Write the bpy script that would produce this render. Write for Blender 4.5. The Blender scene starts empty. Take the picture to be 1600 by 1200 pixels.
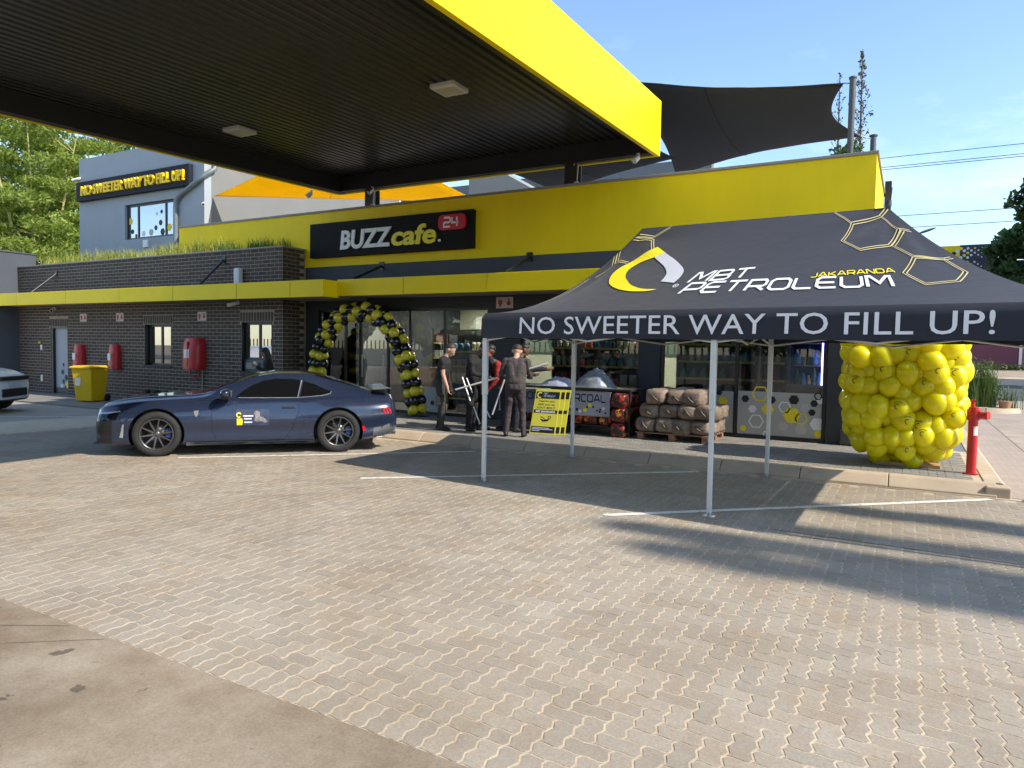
import bpy, bmesh, math, random
import numpy as np
from mathutils import Vector, Matrix, noise
random.seed(7); np.random.seed(7)
R = math.radians
scn = bpy.context.scene
COL = scn.collection

# ------------------------------------------------------------------ camera, sky, sun, exposure
CAM_H = 1.68
YAW, PITCH, ROLL = R(29.3), R(2.8), R(1.0)
_f = Vector((-math.sin(YAW)*math.cos(PITCH), math.cos(YAW)*math.cos(PITCH), -math.sin(PITCH)))
_r0 = Vector((math.cos(YAW), math.sin(YAW), 0)); _u0 = _r0.cross(_f)
_r = _r0*math.cos(ROLL) + _u0*math.sin(ROLL); _u = -_r0*math.sin(ROLL) + _u0*math.cos(ROLL)
cd = bpy.data.cameras.new('camera'); cam = bpy.data.objects.new('camera', cd); COL.objects.link(cam)
cd.sensor_width = 36; cd.lens = 36*1105/1600; cd.clip_start = .05; cd.clip_end = 3000
m = Matrix((_r, _u, -_f)).transposed().to_4x4(); m.translation = (0, 0, CAM_H); cam.matrix_world = m
scn.camera = cam
SUN_EL = R(39.5)
SUN_DIR = Vector((math.cos(SUN_EL), -.012, math.sin(SUN_EL))).normalized()      # towards the sun
world = bpy.data.worlds.new('World'); scn.world = world; world.use_nodes = True
wt = world.node_tree; wt.nodes.clear()
sky = wt.nodes.new('ShaderNodeTexSky'); sky.sky_type = 'NISHITA'; sky.sun_disc = False
sky.sun_elevation = SUN_EL; sky.sun_rotation = R(90); sky.altitude = 300
sky.air_density = 1.15; sky.dust_density = .35; sky.ozone_density = 3.0
bg = wt.nodes.new('ShaderNodeBackground'); bg.inputs[1].default_value = .15
wo = wt.nodes.new('ShaderNodeOutputWorld')
ctc = wt.nodes.new('ShaderNodeTexCoord'); cmp_ = wt.nodes.new('ShaderNodeMapping'); cmp_.inputs['Scale'].default_value = (1.6, 1.6, 5.0); wt.links.new(ctc.outputs['Generated'], cmp_.inputs[0])
cnz = wt.nodes.new('ShaderNodeTexNoise'); cnz.inputs['Scale'].default_value = 1.6; cnz.inputs['Detail'].default_value = 8; cnz.inputs['Roughness'].default_value = .62; wt.links.new(cmp_.outputs[0], cnz.inputs[0])
def _mr(lo, hi):
    q = wt.nodes.new('ShaderNodeMapRange'); q.inputs[1].default_value = .50; q.inputs[2].default_value = .78; q.inputs[3].default_value = lo; q.inputs[4].default_value = hi; wt.links.new(cnz.outputs[0], q.inputs[0]); return q
chs = wt.nodes.new('ShaderNodeHueSaturation'); wt.links.new(sky.outputs[0], chs.inputs['Color']); wt.links.new(_mr(1.0, .62).outputs[0], chs.inputs['Saturation']); wt.links.new(_mr(1.0, 1.22).outputs[0], chs.inputs['Value'])
wt.links.new(chs.outputs[0], bg.inputs[0]); wt.links.new(bg.outputs[0], wo.inputs[0])
sl = bpy.data.lights.new('sun', 'SUN'); sl.energy = 3.5; sl.angle = R(.55); sl.color = (1, .91, .77)
so = bpy.data.objects.new('sun', sl); COL.objects.link(so); so.location = (30, 0, 30)
so.rotation_euler = SUN_DIR.to_track_quat('Z', 'Y').to_euler()
scn.view_settings.view_transform = 'Standard'; scn.view_settings.look = 'None'
scn.view_settings.gamma = 1; scn.view_settings.exposure = .92
scn.cycles.use_denoising = True; scn.cycles.use_adaptive_sampling = True; scn.cycles.adaptive_threshold = .02
scn.cycles.max_bounces = 6; scn.cycles.diffuse_bounces = 3; scn.cycles.glossy_bounces = 3; scn.cycles.transparent_max_bounces = 8
scn.cycles.sample_clamp_indirect = 6; scn.cycles.caustics_reflective = False; scn.cycles.caustics_refractive = False

# ------------------------------------------------------------------ materials
def lin(r, g, b):
    f = lambda c: (c/255/12.92) if c/255 <= .04045 else ((c/255+.055)/1.055)**2.4
    return (f(r), f(g), f(b))
MATS = {}
def M(name, col, rough=.6, metal=0, var=.12, vs=2.5, bump=0, bs=60, spec=.5, coat=0, orand=0, island=0, emit=0, trans=0, alpha_noise=None, streak=0):
    if name in MATS: return MATS[name]
    mt = bpy.data.materials.new(name); mt.use_nodes = True; nt = mt.node_tree; N = nt.nodes; L = nt.links
    b = N['Principled BSDF']; b.inputs['Roughness'].default_value = rough; b.inputs['Metallic'].default_value = metal
    b.inputs['Specular IOR Level'].default_value = spec
    if coat: b.inputs['Coat Weight'].default_value = coat; b.inputs['Coat Roughness'].default_value = .05
    tc = N.new('ShaderNodeTexCoord')
    nz = N.new('ShaderNodeTexNoise'); nz.inputs['Scale'].default_value = vs; nz.inputs['Detail'].default_value = 6; nz.inputs['Roughness'].default_value = .62
    if streak:
        mp = N.new('ShaderNodeMapping'); mp.inputs['Scale'].default_value = (1, 1, streak); L.new(tc.outputs['Object'], mp.inputs[0]); L.new(mp.outputs[0], nz.inputs[0])
    else: L.new(tc.outputs['Object'], nz.inputs['Vector'])
    mr = N.new('ShaderNodeMapRange'); mr.inputs[1].default_value = .25; mr.inputs[2].default_value = .75
    mr.inputs[3].default_value = 1-var; mr.inputs[4].default_value = 1+var; L.new(nz.outputs[0], mr.inputs[0])
    val = mr.outputs[0]
    def mul(a, bb):
        q = N.new('ShaderNodeMath'); q.operation = 'MULTIPLY'; L.new(a, q.inputs[0]); L.new(bb, q.inputs[1]); return q.outputs[0]
    def rnd(sock, amt):
        q = N.new('ShaderNodeMapRange'); q.inputs[3].default_value = 1-amt; q.inputs[4].default_value = 1+amt; L.new(sock, q.inputs[0]); return q.outputs[0]
    if orand: val = mul(val, rnd(N.new('ShaderNodeObjectInfo').outputs['Random'], orand))
    if island: val = mul(val, rnd(N.new('ShaderNodeNewGeometry').outputs['Random Per Island'], island))
    hs = N.new('ShaderNodeHueSaturation'); hs.inputs['Color'].default_value = (*col, 1); L.new(val, hs.inputs['Value'])
    L.new(hs.outputs[0], b.inputs['Base Color'])
    rr = N.new('ShaderNodeMapRange'); rr.inputs[3].default_value = max(0, rough-.08); rr.inputs[4].default_value = min(1, rough+.08)
    L.new(nz.outputs[0], rr.inputs[0]); L.new(rr.outputs[0], b.inputs['Roughness'])
    if bump:
        n2 = N.new('ShaderNodeTexNoise'); n2.inputs['Scale'].default_value = bs; n2.inputs['Detail'].default_value = 4; L.new(tc.outputs['Object'], n2.inputs['Vector'])
        bp = N.new('ShaderNodeBump'); bp.inputs['Strength'].default_value = bump; bp.inputs['Distance'].default_value = .01; L.new(n2.outputs[0], bp.inputs['Height']); L.new(bp.outputs[0], b.inputs['Normal'])
    if emit: b.inputs['Emission Color'].default_value = (*col, 1); b.inputs['Emission Strength'].default_value = emit
    if trans:
        tr = N.new('ShaderNodeBsdfTranslucent'); L.new(hs.outputs[0], tr.inputs[0]); mx = N.new('ShaderNodeMixShader'); mx.inputs[0].default_value = trans
        L.new(b.outputs[0], mx.inputs[1]); L.new(tr.outputs[0], mx.inputs[2]); L.new(mx.outputs[0], N['Material Output'].inputs[0])
    if alpha_noise:
        n3 = N.new('ShaderNodeTexNoise'); n3.inputs['Scale'].default_value = alpha_noise[0]; n3.inputs['Detail'].default_value = 8; n3.inputs['Roughness'].default_value = .75; L.new(tc.outputs['Object'], n3.inputs['Vector'])
        q = N.new('ShaderNodeMapRange'); q.inputs[1].default_value = alpha_noise[1]; q.inputs[2].default_value = alpha_noise[1]+.12; L.new(n3.outputs[0], q.inputs[0]); L.new(q.outputs[0], b.inputs['Alpha'])
    MATS[name] = mt; return mt

def glass(name, tint, refl=.08, rough=.0, clear=.9):
    mt = bpy.data.materials.new(name); mt.use_nodes = True; nt = mt.node_tree; N = nt.nodes; L = nt.links; N.remove(N['Principled BSDF'])
    tr = N.new('ShaderNodeBsdfTransparent'); tr.inputs[0].default_value = (*[c*clear for c in tint], 1)
    gl = N.new('ShaderNodeBsdfGlossy'); gl.inputs['Roughness'].default_value = rough; gl.inputs[0].default_value = (.95, .97, 1, 1)
    fr = N.new('ShaderNodeFresnel'); fr.inputs[0].default_value = 1.5
    ad = N.new('ShaderNodeMath'); ad.operation = 'ADD'; ad.use_clamp = True; ad.inputs[1].default_value = refl; L.new(fr.outputs[0], ad.inputs[0])
    mx = N.new('ShaderNodeMixShader'); L.new(ad.outputs[0], mx.inputs[0]); L.new(tr.outputs[0], mx.inputs[1]); L.new(gl.outputs[0], mx.inputs[2])
    L.new(mx.outputs[0], N['Material Output'].inputs[0]); MATS[name] = mt; return mt

YEL = M('yellow_paint', (.92, .69, .005), .6, var=.08, vs=1.2, spec=.3, streak=.25)
YELG = M('yellow_gloss_panel', (.90, .69, .004), .48, var=.06, vs=.8, spec=.25)
CHAR = M('charcoal_plaster', (.034, .037, .045), .75, var=.12, vs=3, bump=.08, bs=120)
SLATE = M('slate_plaster', (.065, .075, .095), .75, var=.1, vs=1.5, bump=.06, bs=120)
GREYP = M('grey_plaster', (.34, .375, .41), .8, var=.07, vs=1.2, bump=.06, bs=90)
PALE = M('pale_plaster', (.27, .27, .255), .8, var=.06, vs=1.2)
BLACKF = M('black_aluminium', (.012, .013, .015), .35, var=.1)
BLACK = M('black_print', (.010, .010, .012), .55, var=.1)
WHITE = M('white_print', (.78, .79, .82), .6, var=.05)
WHITEP = M('white_plastic', (.75, .75, .74), .4, var=.04)
YELP = M('yellow_print', (.85, .70, .02), .5, var=.04)
STEEL = M('galvanised_steel', (.42, .44, .46), .35, .85, var=.12, vs=8)
RED = M('red_plastic', (.42, .012, .018), .38, var=.12, vs=4)
GLASS = glass('shop_glass', (.86, .9, .88), .0)
GLASSD = glass('mirror_tint_glass', (.12, .14, .15), .32)

# ------------------------------------------------------------------ mesh collecting
class MB:
    def __init__(s): s.v = []; s.f = []; s.m = []; s.sm = []
    def add(s, vs, fs, mi=0, sm=False):
        o = len(s.v); s.v += [tuple(p) for p in vs]
        for f in fs: s.f.append(tuple(i+o for i in f)); s.m.append(mi); s.sm.append(sm)
        return s
    def box(s, x0, x1, y0, y1, z0, z1, mi=0, M4=None):
        vs = [(x, y, z) for z in (z0, z1) for y in (y0, y1) for x in (x0, x1)]
        if M4 is not None: vs = [M4 @ Vector(p) for p in vs]
        return s.add(vs, [(0, 2, 3, 1), (4, 5, 7, 6), (0, 1, 5, 4), (2, 6, 7, 3), (0, 4, 6, 2), (1, 3, 7, 5)], mi)
    def cyl(s, p0, p1, r0, r1=None, n=12, mi=0, caps=True, sm=True):
        p0 = Vector(p0); p1 = Vector(p1); r1 = r0 if r1 is None else r1
        d = (p1-p0).normalized(); a = d.orthogonal().normalized(); b = d.cross(a)
        vs = []
        for p, r in ((p0, r0), (p1, r1)):
            for k in range(n):
                t = 2*math.pi*k/n; vs.append(p+(a*math.cos(t)+b*math.sin(t))*r)
        s.add(vs, [(k, (k+1) % n, n+(k+1) % n, n+k) for k in range(n)], mi, sm)
        if caps: s.add(vs, [tuple(range(n-1, -1, -1)), tuple(range(n, 2*n))], mi)
        return s
    def tube(s, pts, r, n=8, mi=0, taper=None, caps=True):
        pts = [Vector(p) for p in pts]; rings = []; a = None
        for i, p in enumerate(pts):
            d = (pts[min(i+1, len(pts)-1)]-pts[max(i-1, 0)]).normalized()
            if a is None: a = d.orthogonal().normalized()
            a = (a-d*a.dot(d)).normalized(); b = d.cross(a)
            rr = r if taper is None else r+(taper-r)*i/(len(pts)-1)
            rings.append([p+(a*math.cos(2*math.pi*k/n)+b*math.sin(2*math.pi*k/n))*rr for k in range(n)])
        vs = [q for g in rings for q in g]
        s.add(vs, [(i*n+k, i*n+(k+1) % n, (i+1)*n+(k+1) % n, (i+1)*n+k) for i in range(len(pts)-1) for k in range(n)], mi, True)
        if caps: s.add(vs, [tuple(range(n-1, -1, -1)), tuple(range((len(pts)-1)*n, len(pts)*n))], mi)
        return s
    def lathe(s, prof, n=24, mi=0, M4=None, sm=True, close=False):
        vs = []
        for r, z in prof:
            for k in range(n):
                p = Vector((r*math.cos(2*math.pi*k/n), r*math.sin(2*math.pi*k/n), z)); vs.append(M4 @ p if M4 is not None else p)
        q = len(prof)
        fs = [(i*n+k, i*n+(k+1) % n, ((i+1) % q)*n+(k+1) % n, ((i+1) % q)*n+k) for i in range(q if close else q-1) for k in range(n)]
        return s.add(vs, fs, mi, sm)
    def ell(s, c, r, nu=14, nv=9, mi=0, M4=None):
        vs = []; c = Vector(c); r = (r, r, r) if not hasattr(r, '__len__') else r
        for j in range(nv+1):
            t = math.pi*j/nv
            for k in range(nu):
                u = 2*math.pi*k/nu; p = Vector((r[0]*math.sin(t)*math.cos(u), r[1]*math.sin(t)*math.sin(u), -r[2]*math.cos(t)))
                vs.append(c+(M4 @ p if M4 is not None else p))
        return s.add(vs, [(j*nu+k, j*nu+(k+1) % nu, (j+1)*nu+(k+1) % nu, (j+1)*nu+k) for j in range(nv) for k in range(nu)], mi, True)
    def prism(s, poly, fr, d0, d1, mi=0):
        """poly: 2d outline; fr(x, y, d) -> point; walls and two caps"""
        n = len(poly); vs = [fr(x, y, d0) for x, y in poly]+[fr(x, y, d1) for x, y in poly]
        return s.add(vs, [(k, (k+1) % n, n+(k+1) % n, n+k) for k in range(n)]+[tuple(range(n-1, -1, -1)), tuple(range(n, 2*n))], mi)
    def build(s, name, mats, parent=None, local=False, bev=0, seg=2, loc=None):
        """vertices are world coordinates unless local; the object's origin is its parent's (or loc)"""
        o0 = Vector((0, 0, 0))
        if not local:
            if loc is not None: o0 = Vector(loc)
            elif parent is not None: o0 = WL.get(parent.name, Vector((0, 0, 0)))
        me = bpy.data.meshes.new(name)
        me.from_pydata([(p[0]-o0[0], p[1]-o0[1], p[2]-o0[2]) for p in s.v], [], s.f)
        if not isinstance(mats, (list, tuple)): mats = [mats]
        for q in mats: me.materials.append(q)
        me.polygons.foreach_set('material_index', s.m); me.polygons.foreach_set('use_smooth', s.sm); me.update()
        o = bpy.data.objects.new(name, me); COL.objects.link(o)
        if parent is not None:
            o.parent = parent
            if loc is not None and not local: o.location = o0-WL.get(parent.name, Vector((0, 0, 0)))
        elif loc is not None: o.location = loc
        WL[o.name] = o0 if not local else Vector((0, 0, 0))
        if bev:
            bm = o.modifiers.new('bevel', 'BEVEL'); bm.width = bev; bm.segments = seg; bm.limit_method = 'ANGLE'; bm.angle_limit = R(40)
        return o
WL = {}
def tag(o, label=None, cat=None, group=None, kind=None):
    if label: o['label'] = label
    if cat: o['category'] = cat
    if group: o['group'] = group
    if kind: o['kind'] = kind
    return o
def thing(name, label, cat, loc=(0, 0, 0), rz=0, group=None):
    o = bpy.data.objects.new(name, None); COL.objects.link(o); o.location = loc; o.rotation_euler = (0, 0, rz); o.empty_display_size = .2
    WL[o.name] = Vector(loc); return tag(o, label, cat, group)
def inst(mesh, name, parent=None, loc=(0, 0, 0), rot=(0, 0, 0), sc=(1, 1, 1), world=True):
    o = bpy.data.objects.new(name, mesh); COL.objects.link(o); p = Vector(loc)
    if parent is not None:
        o.parent = parent
        if world: p = p-WL.get(parent.name, Vector((0, 0, 0)))
    o.location = p; o.rotation_euler = rot; o.scale = sc; WL[o.name] = Vector(loc); return o
def bx(name, mats, parent, x0, x1, y0, y1, z0, z1, bev=0, local=False): return MB().box(x0, x1, y0, y1, z0, z1).build(name, mats, parent, local=local, bev=bev)
def walls(mb, x0, x1, z0, z1, y0, y1, holes):
    """a wall slab in x-z, thickness y0..y1, with rectangular holes (x0,x1,z0,z1), butted boxes"""
    xs = sorted({x0, x1, *[h[0] for h in holes], *[h[1] for h in holes]})
    for a, b in zip(xs[:-1], xs[1:]):
        c = (a+b)/2; zz = z0
        for h in sorted([h for h in holes if h[0] < c < h[1]], key=lambda h: h[2]):
            if h[2] > zz: mb.box(a, b, y0, y1, zz, h[2])
            zz = h[3]
        if zz < z1: mb.box(a, b, y0, y1, zz, z1)
    return mb
def quads(name, V, mats, parent=None, smooth=False, F=None):
    """fast mesh from an (n,4,3) array of quads"""
    V = np.asarray(V, float); n = len(V); me = bpy.data.meshes.new(name)
    if parent is not None: V = V-np.array(WL.get(parent.name, (0, 0, 0)))
    me.vertices.add(n*4); me.vertices.foreach_set('co', V.reshape(-1)); me.loops.add(n*4); me.loops.foreach_set('vertex_index', np.arange(n*4))
    me.polygons.add(n); me.polygons.foreach_set('loop_start', np.arange(n)*4); me.polygons.foreach_set('loop_total', np.full(n, 4))
    for q in (mats if isinstance(mats, (list, tuple)) else [mats]): me.materials.append(q)
    me.update(calc_edges=True); me.validate()
    o = bpy.data.objects.new(name, me); COL.objects.link(o); o.parent = parent; WL[o.name] = Vector(WL.get(parent.name, (0, 0, 0))) if parent is not None else Vector((0, 0, 0))
    return o
def evaluated(o):
    dg = bpy.context.evaluated_depsgraph_get(); me = bpy.data.meshes.new_from_object(o.evaluated_get(dg)); return me

# ------------------------------------------------------------------ lettering
def text2d(s, bold=0, shear=0, spacing=1):
    """outline text as flat polygons, cap height 1, left at x=0, baseline y=0"""
    def raw(t):
        c = bpy.data.curves.new('t', 'FONT'); c.body = t; c.size = 1; c.offset = bold; c.shear = shear; c.resolution_u = 3; c.space_character = spacing; c.fill_mode = 'FRONT'
        o = bpy.data.objects.new('t', c); COL.objects.link(o); me = evaluated(o); v = [tuple(p.co[:2]) for p in me.vertices]; f = [tuple(p.vertices) for p in me.polygons]
        bpy.data.objects.remove(o); bpy.data.curves.remove(c); bpy.data.meshes.remove(me); return v, f
    hv, _ = raw('H'); hy0 = min(p[1] for p in hv); h = max(p[1] for p in hv)-hy0
    v, f = raw(s); x0 = min(p[0] for p in v)
    v = [((p[0]-x0)/h, (p[1]-hy0)/h) for p in v]; return v, f, max(p[0] for p in v)
def stroke2d(pts, w, closed=False):
    n = len(pts); P = [Vector(p) for p in pts]; vs = []
    for i in range(n):
        a = P[i-1] if (i > 0 or closed) else None; b = P[(i+1) % n] if (i < n-1 or closed) else None
        d1 = (P[i]-a).normalized() if a is not None else None; d2 = (b-P[i]).normalized() if b is not None else None
        d1 = d1 if d1 is not None else d2; d2 = d2 if d2 is not None else d1
        n1 = Vector((-d1.y, d1.x)); n2 = Vector((-d2.y, d2.x)); mm = (n1+n2); mm = mm.normalized() if mm.length > 1e-6 else n1
        k = w/2/max(.45, mm.dot(n1)); vs += [tuple(P[i]+mm*k), tuple(P[i]-mm*k)]
    fs = [(2*i, 2*i+1, 2*((i+1) % n)+1, 2*((i+1) % n)) for i in range(n if closed else n-1)]
    return vs, fs
_c = .22
GLY = {'M': [[(0, 0), (0, 1), (.2, 1), (.65, .35), (1.1, 1), (1.3, 1), (1.3, 0)]], 'B': [[(0, .5), (.95, .5), (1.1, .62), (1.1, .88), (.95, 1), (0, 1), (0, 0), (1, 0), (1.15, .12), (1.15, .38), (.95, .5)]],
 'T': [[(0, 1), (1.2, 1)], [(.6, 1), (.6, 0)]], 'P': [[(0, 0), (0, 1), (.95, 1), (1.1, .85), (1.1, .5), (.95, .38), (0, .38)]], 'E': [[(1.1, 1), (_c, 1), (0, .8), (0, .2), (_c, 0), (1.1, 0)], [(0, .5), (1, .5)]],
 'R': [[(0, 0), (0, 1), (.95, 1), (1.1, .85), (1.1, .52), (.95, .4), (0, .4)], [(.6, .4), (1.12, 0)]], 'O': [[(_c, 0), (0, .2), (0, .8), (_c, 1), (1, 1), (1.2, .8), (1.2, .2), (1, 0), (_c, 0)]],
 'L': [[(0, 1), (0, .15), (.15, 0), (1.05, 0)]], 'U': [[(0, 1), (0, .2), (_c, 0), (.95, 0), (1.15, .2), (1.15, 1)]], 'J': [[(.9, 1), (.9, .2), (.72, 0), (0, 0)]], 'A': [[(0, 0), (.5, 1), (.75, 1), (1.25, 0)], [(.18, .3), (1.07, .3)]],
 'K': [[(0, 0), (0, 1)], [(1.05, 1), (.3, .5), (1.1, 0)], [(0, .5), (.3, .5)]], 'N': [[(0, 0), (0, 1), (.15, 1), (1, 0), (1.15, 0), (1.15, 1)]], 'D': [[(0, 0), (0, 1), (.9, 1), (1.15, .78), (1.15, .22), (.9, 0), (0, 0)]],
 'C': [[(1.1, 1), (_c, 1), (0, .8), (0, .2), (_c, 0), (1.1, 0)]], 'H': [[(0, 0), (0, 1)], [(1.1, 0), (1.1, 1)], [(0, .5), (1.1, .5)]], 'W': [[(0, 1), (.35, 0), (.75, .8), (1.15, 0), (1.5, 1)]],
 '2': [[(0, 1), (.85, 1), (1, .86), (1, .6), (.85, .48), (.15, .48), (0, .36), (0, 0), (1, 0)]], '4': [[(0, 1), (0, .42), (1.0, .42)], [(.75, 1), (.75, 0)]], ' ': []}
def wide2d(s, w=.17, shear=.28):
    vs, fs, x = [], [], 0
    for ch in s:
        for pl in GLY[ch]:
            a, b = stroke2d(pl, w); o = len(vs); vs += [(p[0]+x+p[1]*shear, p[1]) for p in a]; fs += [tuple(i+o for i in q) for q in b]
        x += (max((p[0] for pl in GLY[ch] for p in pl), default=.45))+.30
    return vs, fs, x-.3+shear*0
def decal(name, t, fn, mats, parent, mi=0, local=False, **k):
    """flat lettering or marks mapped by fn(x, y) onto a surface"""
    mb = MB(); mb.add([fn(x, y) for x, y in t[0]], t[1], mi); return mb.build(name, mats, parent, local=local, **k)
def merge2d(*ts):
    vs, fs = [], []
    for t in ts: o = len(vs); vs += t[0]; fs += [tuple(i+o for i in q) for q in t[1]]
    return vs, fs
def place2d(t, x, y, s, sx=None):
    sx = s if sx is None else sx; return [(x+p[0]*sx, y+p[1]*s) for p in t[0]], t[1]
def hexa(cx, cy, r, rot=0): return [(cx+r*math.cos(R(60*k+rot)), cy+r*math.sin(R(60*k+rot))) for k in range(6)]
def fill2d(poly): return list(poly), [tuple(range(len(poly)))]
def ring2d(poly, w): return stroke2d(poly, w, True)
# ------------------------------------------------------------------ the setting: ground, paving, kerbs, road
def project(p):
    d = Vector(p)-Vector((0, 0, CAM_H)); z = d.dot(_f)
    return (.5+1105/1600*d.dot(_r)/z, .5-1105/1200*d.dot(_u)/z, z) if z > .1 else (-9, -9, z)
def in_view(p, mx=.0):
    u, v, z = project(p); return -mx < u < 1+mx and -mx < v < 1+mx
def stain_mat(name, col, scale, spots=True, rough=.75, var=.16):
    mt = M(name, col, rough, var=var, vs=scale, bump=.12, bs=180); nt = mt.node_tree; N = nt.nodes; L = nt.links; b = N['Principled BSDF']
    tc = [n for n in N if n.type == 'TEX_COORD'][0]; hs = [n for n in N if n.type == 'HUE_SAT'][0]
    n1 = N.new('ShaderNodeTexNoise'); n1.inputs['Scale'].default_value = 1.1; n1.inputs['Detail'].default_value = 8; n1.inputs['Roughness'].default_value = .7; L.new(tc.outputs['Object'], n1.inputs[0])
    cr = N.new('ShaderNodeValToRGB'); cr.color_ramp.elements[0].position = .33; cr.color_ramp.elements[0].color = (.66, .56, .46, 1); cr.color_ramp.elements[1].position = .62; cr.color_ramp.elements[1].color = (1, 1, 1, 1); L.new(n1.outputs[0], cr.inputs[0])
    mx = N.new('ShaderNodeMix'); mx.data_type = 'RGBA'; mx.blend_type = 'MULTIPLY'; mx.inputs[0].default_value = .8; L.new(hs.outputs[0], mx.inputs[6]); L.new(cr.outputs[0], mx.inputs[7]); out = mx.outputs[2]
    if spots:
        n3 = N.new('ShaderNodeTexNoise'); n3.inputs['Scale'].default_value = 3.2; n3.inputs['Detail'].default_value = 3; L.new(tc.outputs['Object'], n3.inputs[0])
        ad = N.new('ShaderNodeMix'); ad.data_type = 'VECTOR'; ad.inputs[0].default_value = .06; L.new(tc.outputs['Object'], ad.inputs[4]); L.new(n3.outputs['Color'], ad.inputs[5])
        vo = N.new('ShaderNodeTexVoronoi'); vo.inputs['Scale'].default_value = 5.5; L.new(ad.outputs[1], vo.inputs[0])
        n4 = N.new('ShaderNodeTexNoise'); n4.inputs['Scale'].default_value = 1.7; L.new(tc.outputs['Object'], n4.inputs[0])
        th = N.new('ShaderNodeMapRange'); th.inputs[1].default_value = .44; th.inputs[2].default_value = .70; th.inputs[3].default_value = 0; th.inputs[4].default_value = .36; L.new(n4.outputs[0], th.inputs[0])
        lt = N.new('ShaderNodeMath'); lt.operation = 'SUBTRACT'; L.new(th.outputs[0], lt.inputs[0]); L.new(vo.outputs[0], lt.inputs[1])
        sm = N.new('ShaderNodeMapRange'); sm.inputs[1].default_value = -.02; sm.inputs[2].default_value = .05; sm.inputs[3].default_value = 0; sm.inputs[4].default_value = .75; L.new(lt.outputs[0], sm.inputs[0])
        m2 = N.new('ShaderNodeMix'); m2.data_type = 'RGBA'; m2.inputs[7].default_value = (.07, .05, .035, 1); L.new(sm.outputs[0], m2.inputs[0]); L.new(out, m2.inputs[6]); out = m2.outputs[2]
    L.new(out, b.inputs['Base Color']); return mt
def brick_mat(name, col, col2, mortar, bw, rh, ms=.008, rot=0, rough=.8):
    mt = M(name, col, rough, var=.12, vs=1.5, bump=.1, bs=120); nt = mt.node_tree; N = nt.nodes; L = nt.links; b = N['Principled BSDF']
    tc = [n for n in N if n.type == 'TEX_COORD'][0]; hs = [n for n in N if n.type == 'HUE_SAT'][0]
    mp = N.new('ShaderNodeMapping'); mp.inputs['Rotation'].default_value = (0, 0, rot); L.new(tc.outputs['Object'], mp.inputs[0])
    br = N.new('ShaderNodeTexBrick'); br.inputs['Color1'].default_value = (*col, 1); br.inputs['Color2'].default_value = (*col2, 1); br.inputs['Mortar'].default_value = (*mortar, 1)
    br.inputs['Scale'].default_value = 1; br.inputs['Mortar Size'].default_value = ms; br.inputs['Brick Width'].default_value = bw; br.inputs['Row Height'].default_value = rh; L.new(mp.outputs[0], br.inputs[0])
    L.new(br.outputs[0], hs.inputs['Color']); return mt
def sheet(name, x0, x1, y0, y1, z, mt, kind='structure', za=None):
    mb = MB(); mb.add([(x0, y0, z), (x1, y0, z), (x1, y1, z if za is None else za), (x0, y1, z if za is None else za)], [(0, 1, 2, 3)]); return tag(mb.build(name, mt), kind=kind)

PAVC = (.335, .292, .236)
SAND = M('joint_sand', (.56, .46, .33), .95, var=.15, vs=6, bump=.3, bs=300)
PAVM = M('paver_concrete', PAVC, .82, var=.13, vs=1.3, bump=.25, bs=220, orand=.09, island=.09)
def tint_noise(mt, c1, amt, scale):
    nt = mt.node_tree; N = nt.nodes; L = nt.links; b = N['Principled BSDF']; hs = [n for n in N if n.type == 'HUE_SAT'][0]
    g = N.new('ShaderNodeNewGeometry'); nz = N.new('ShaderNodeTexNoise'); nz.inputs['Scale'].default_value = scale; nz.inputs['Detail'].default_value = 5; nz.inputs['Roughness'].default_value = .7; L.new(g.outputs['Position'], nz.inputs[0])
    mr = N.new('ShaderNodeMapRange'); mr.inputs[1].default_value = .48; mr.inputs[2].default_value = .72; mr.inputs[4].default_value = amt; L.new(nz.outputs[0], mr.inputs[0])
    mx = N.new('ShaderNodeMix'); mx.data_type = 'RGBA'; mx.inputs[7].default_value = (*c1, 1); L.new(mr.outputs[0], mx.inputs[0]); L.new(hs.outputs[0], mx.inputs[6]); L.new(mx.outputs[2], b.inputs['Base Color'])
tint_noise(PAVM, (.34, .235, .14), .5, 1.9)
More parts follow.
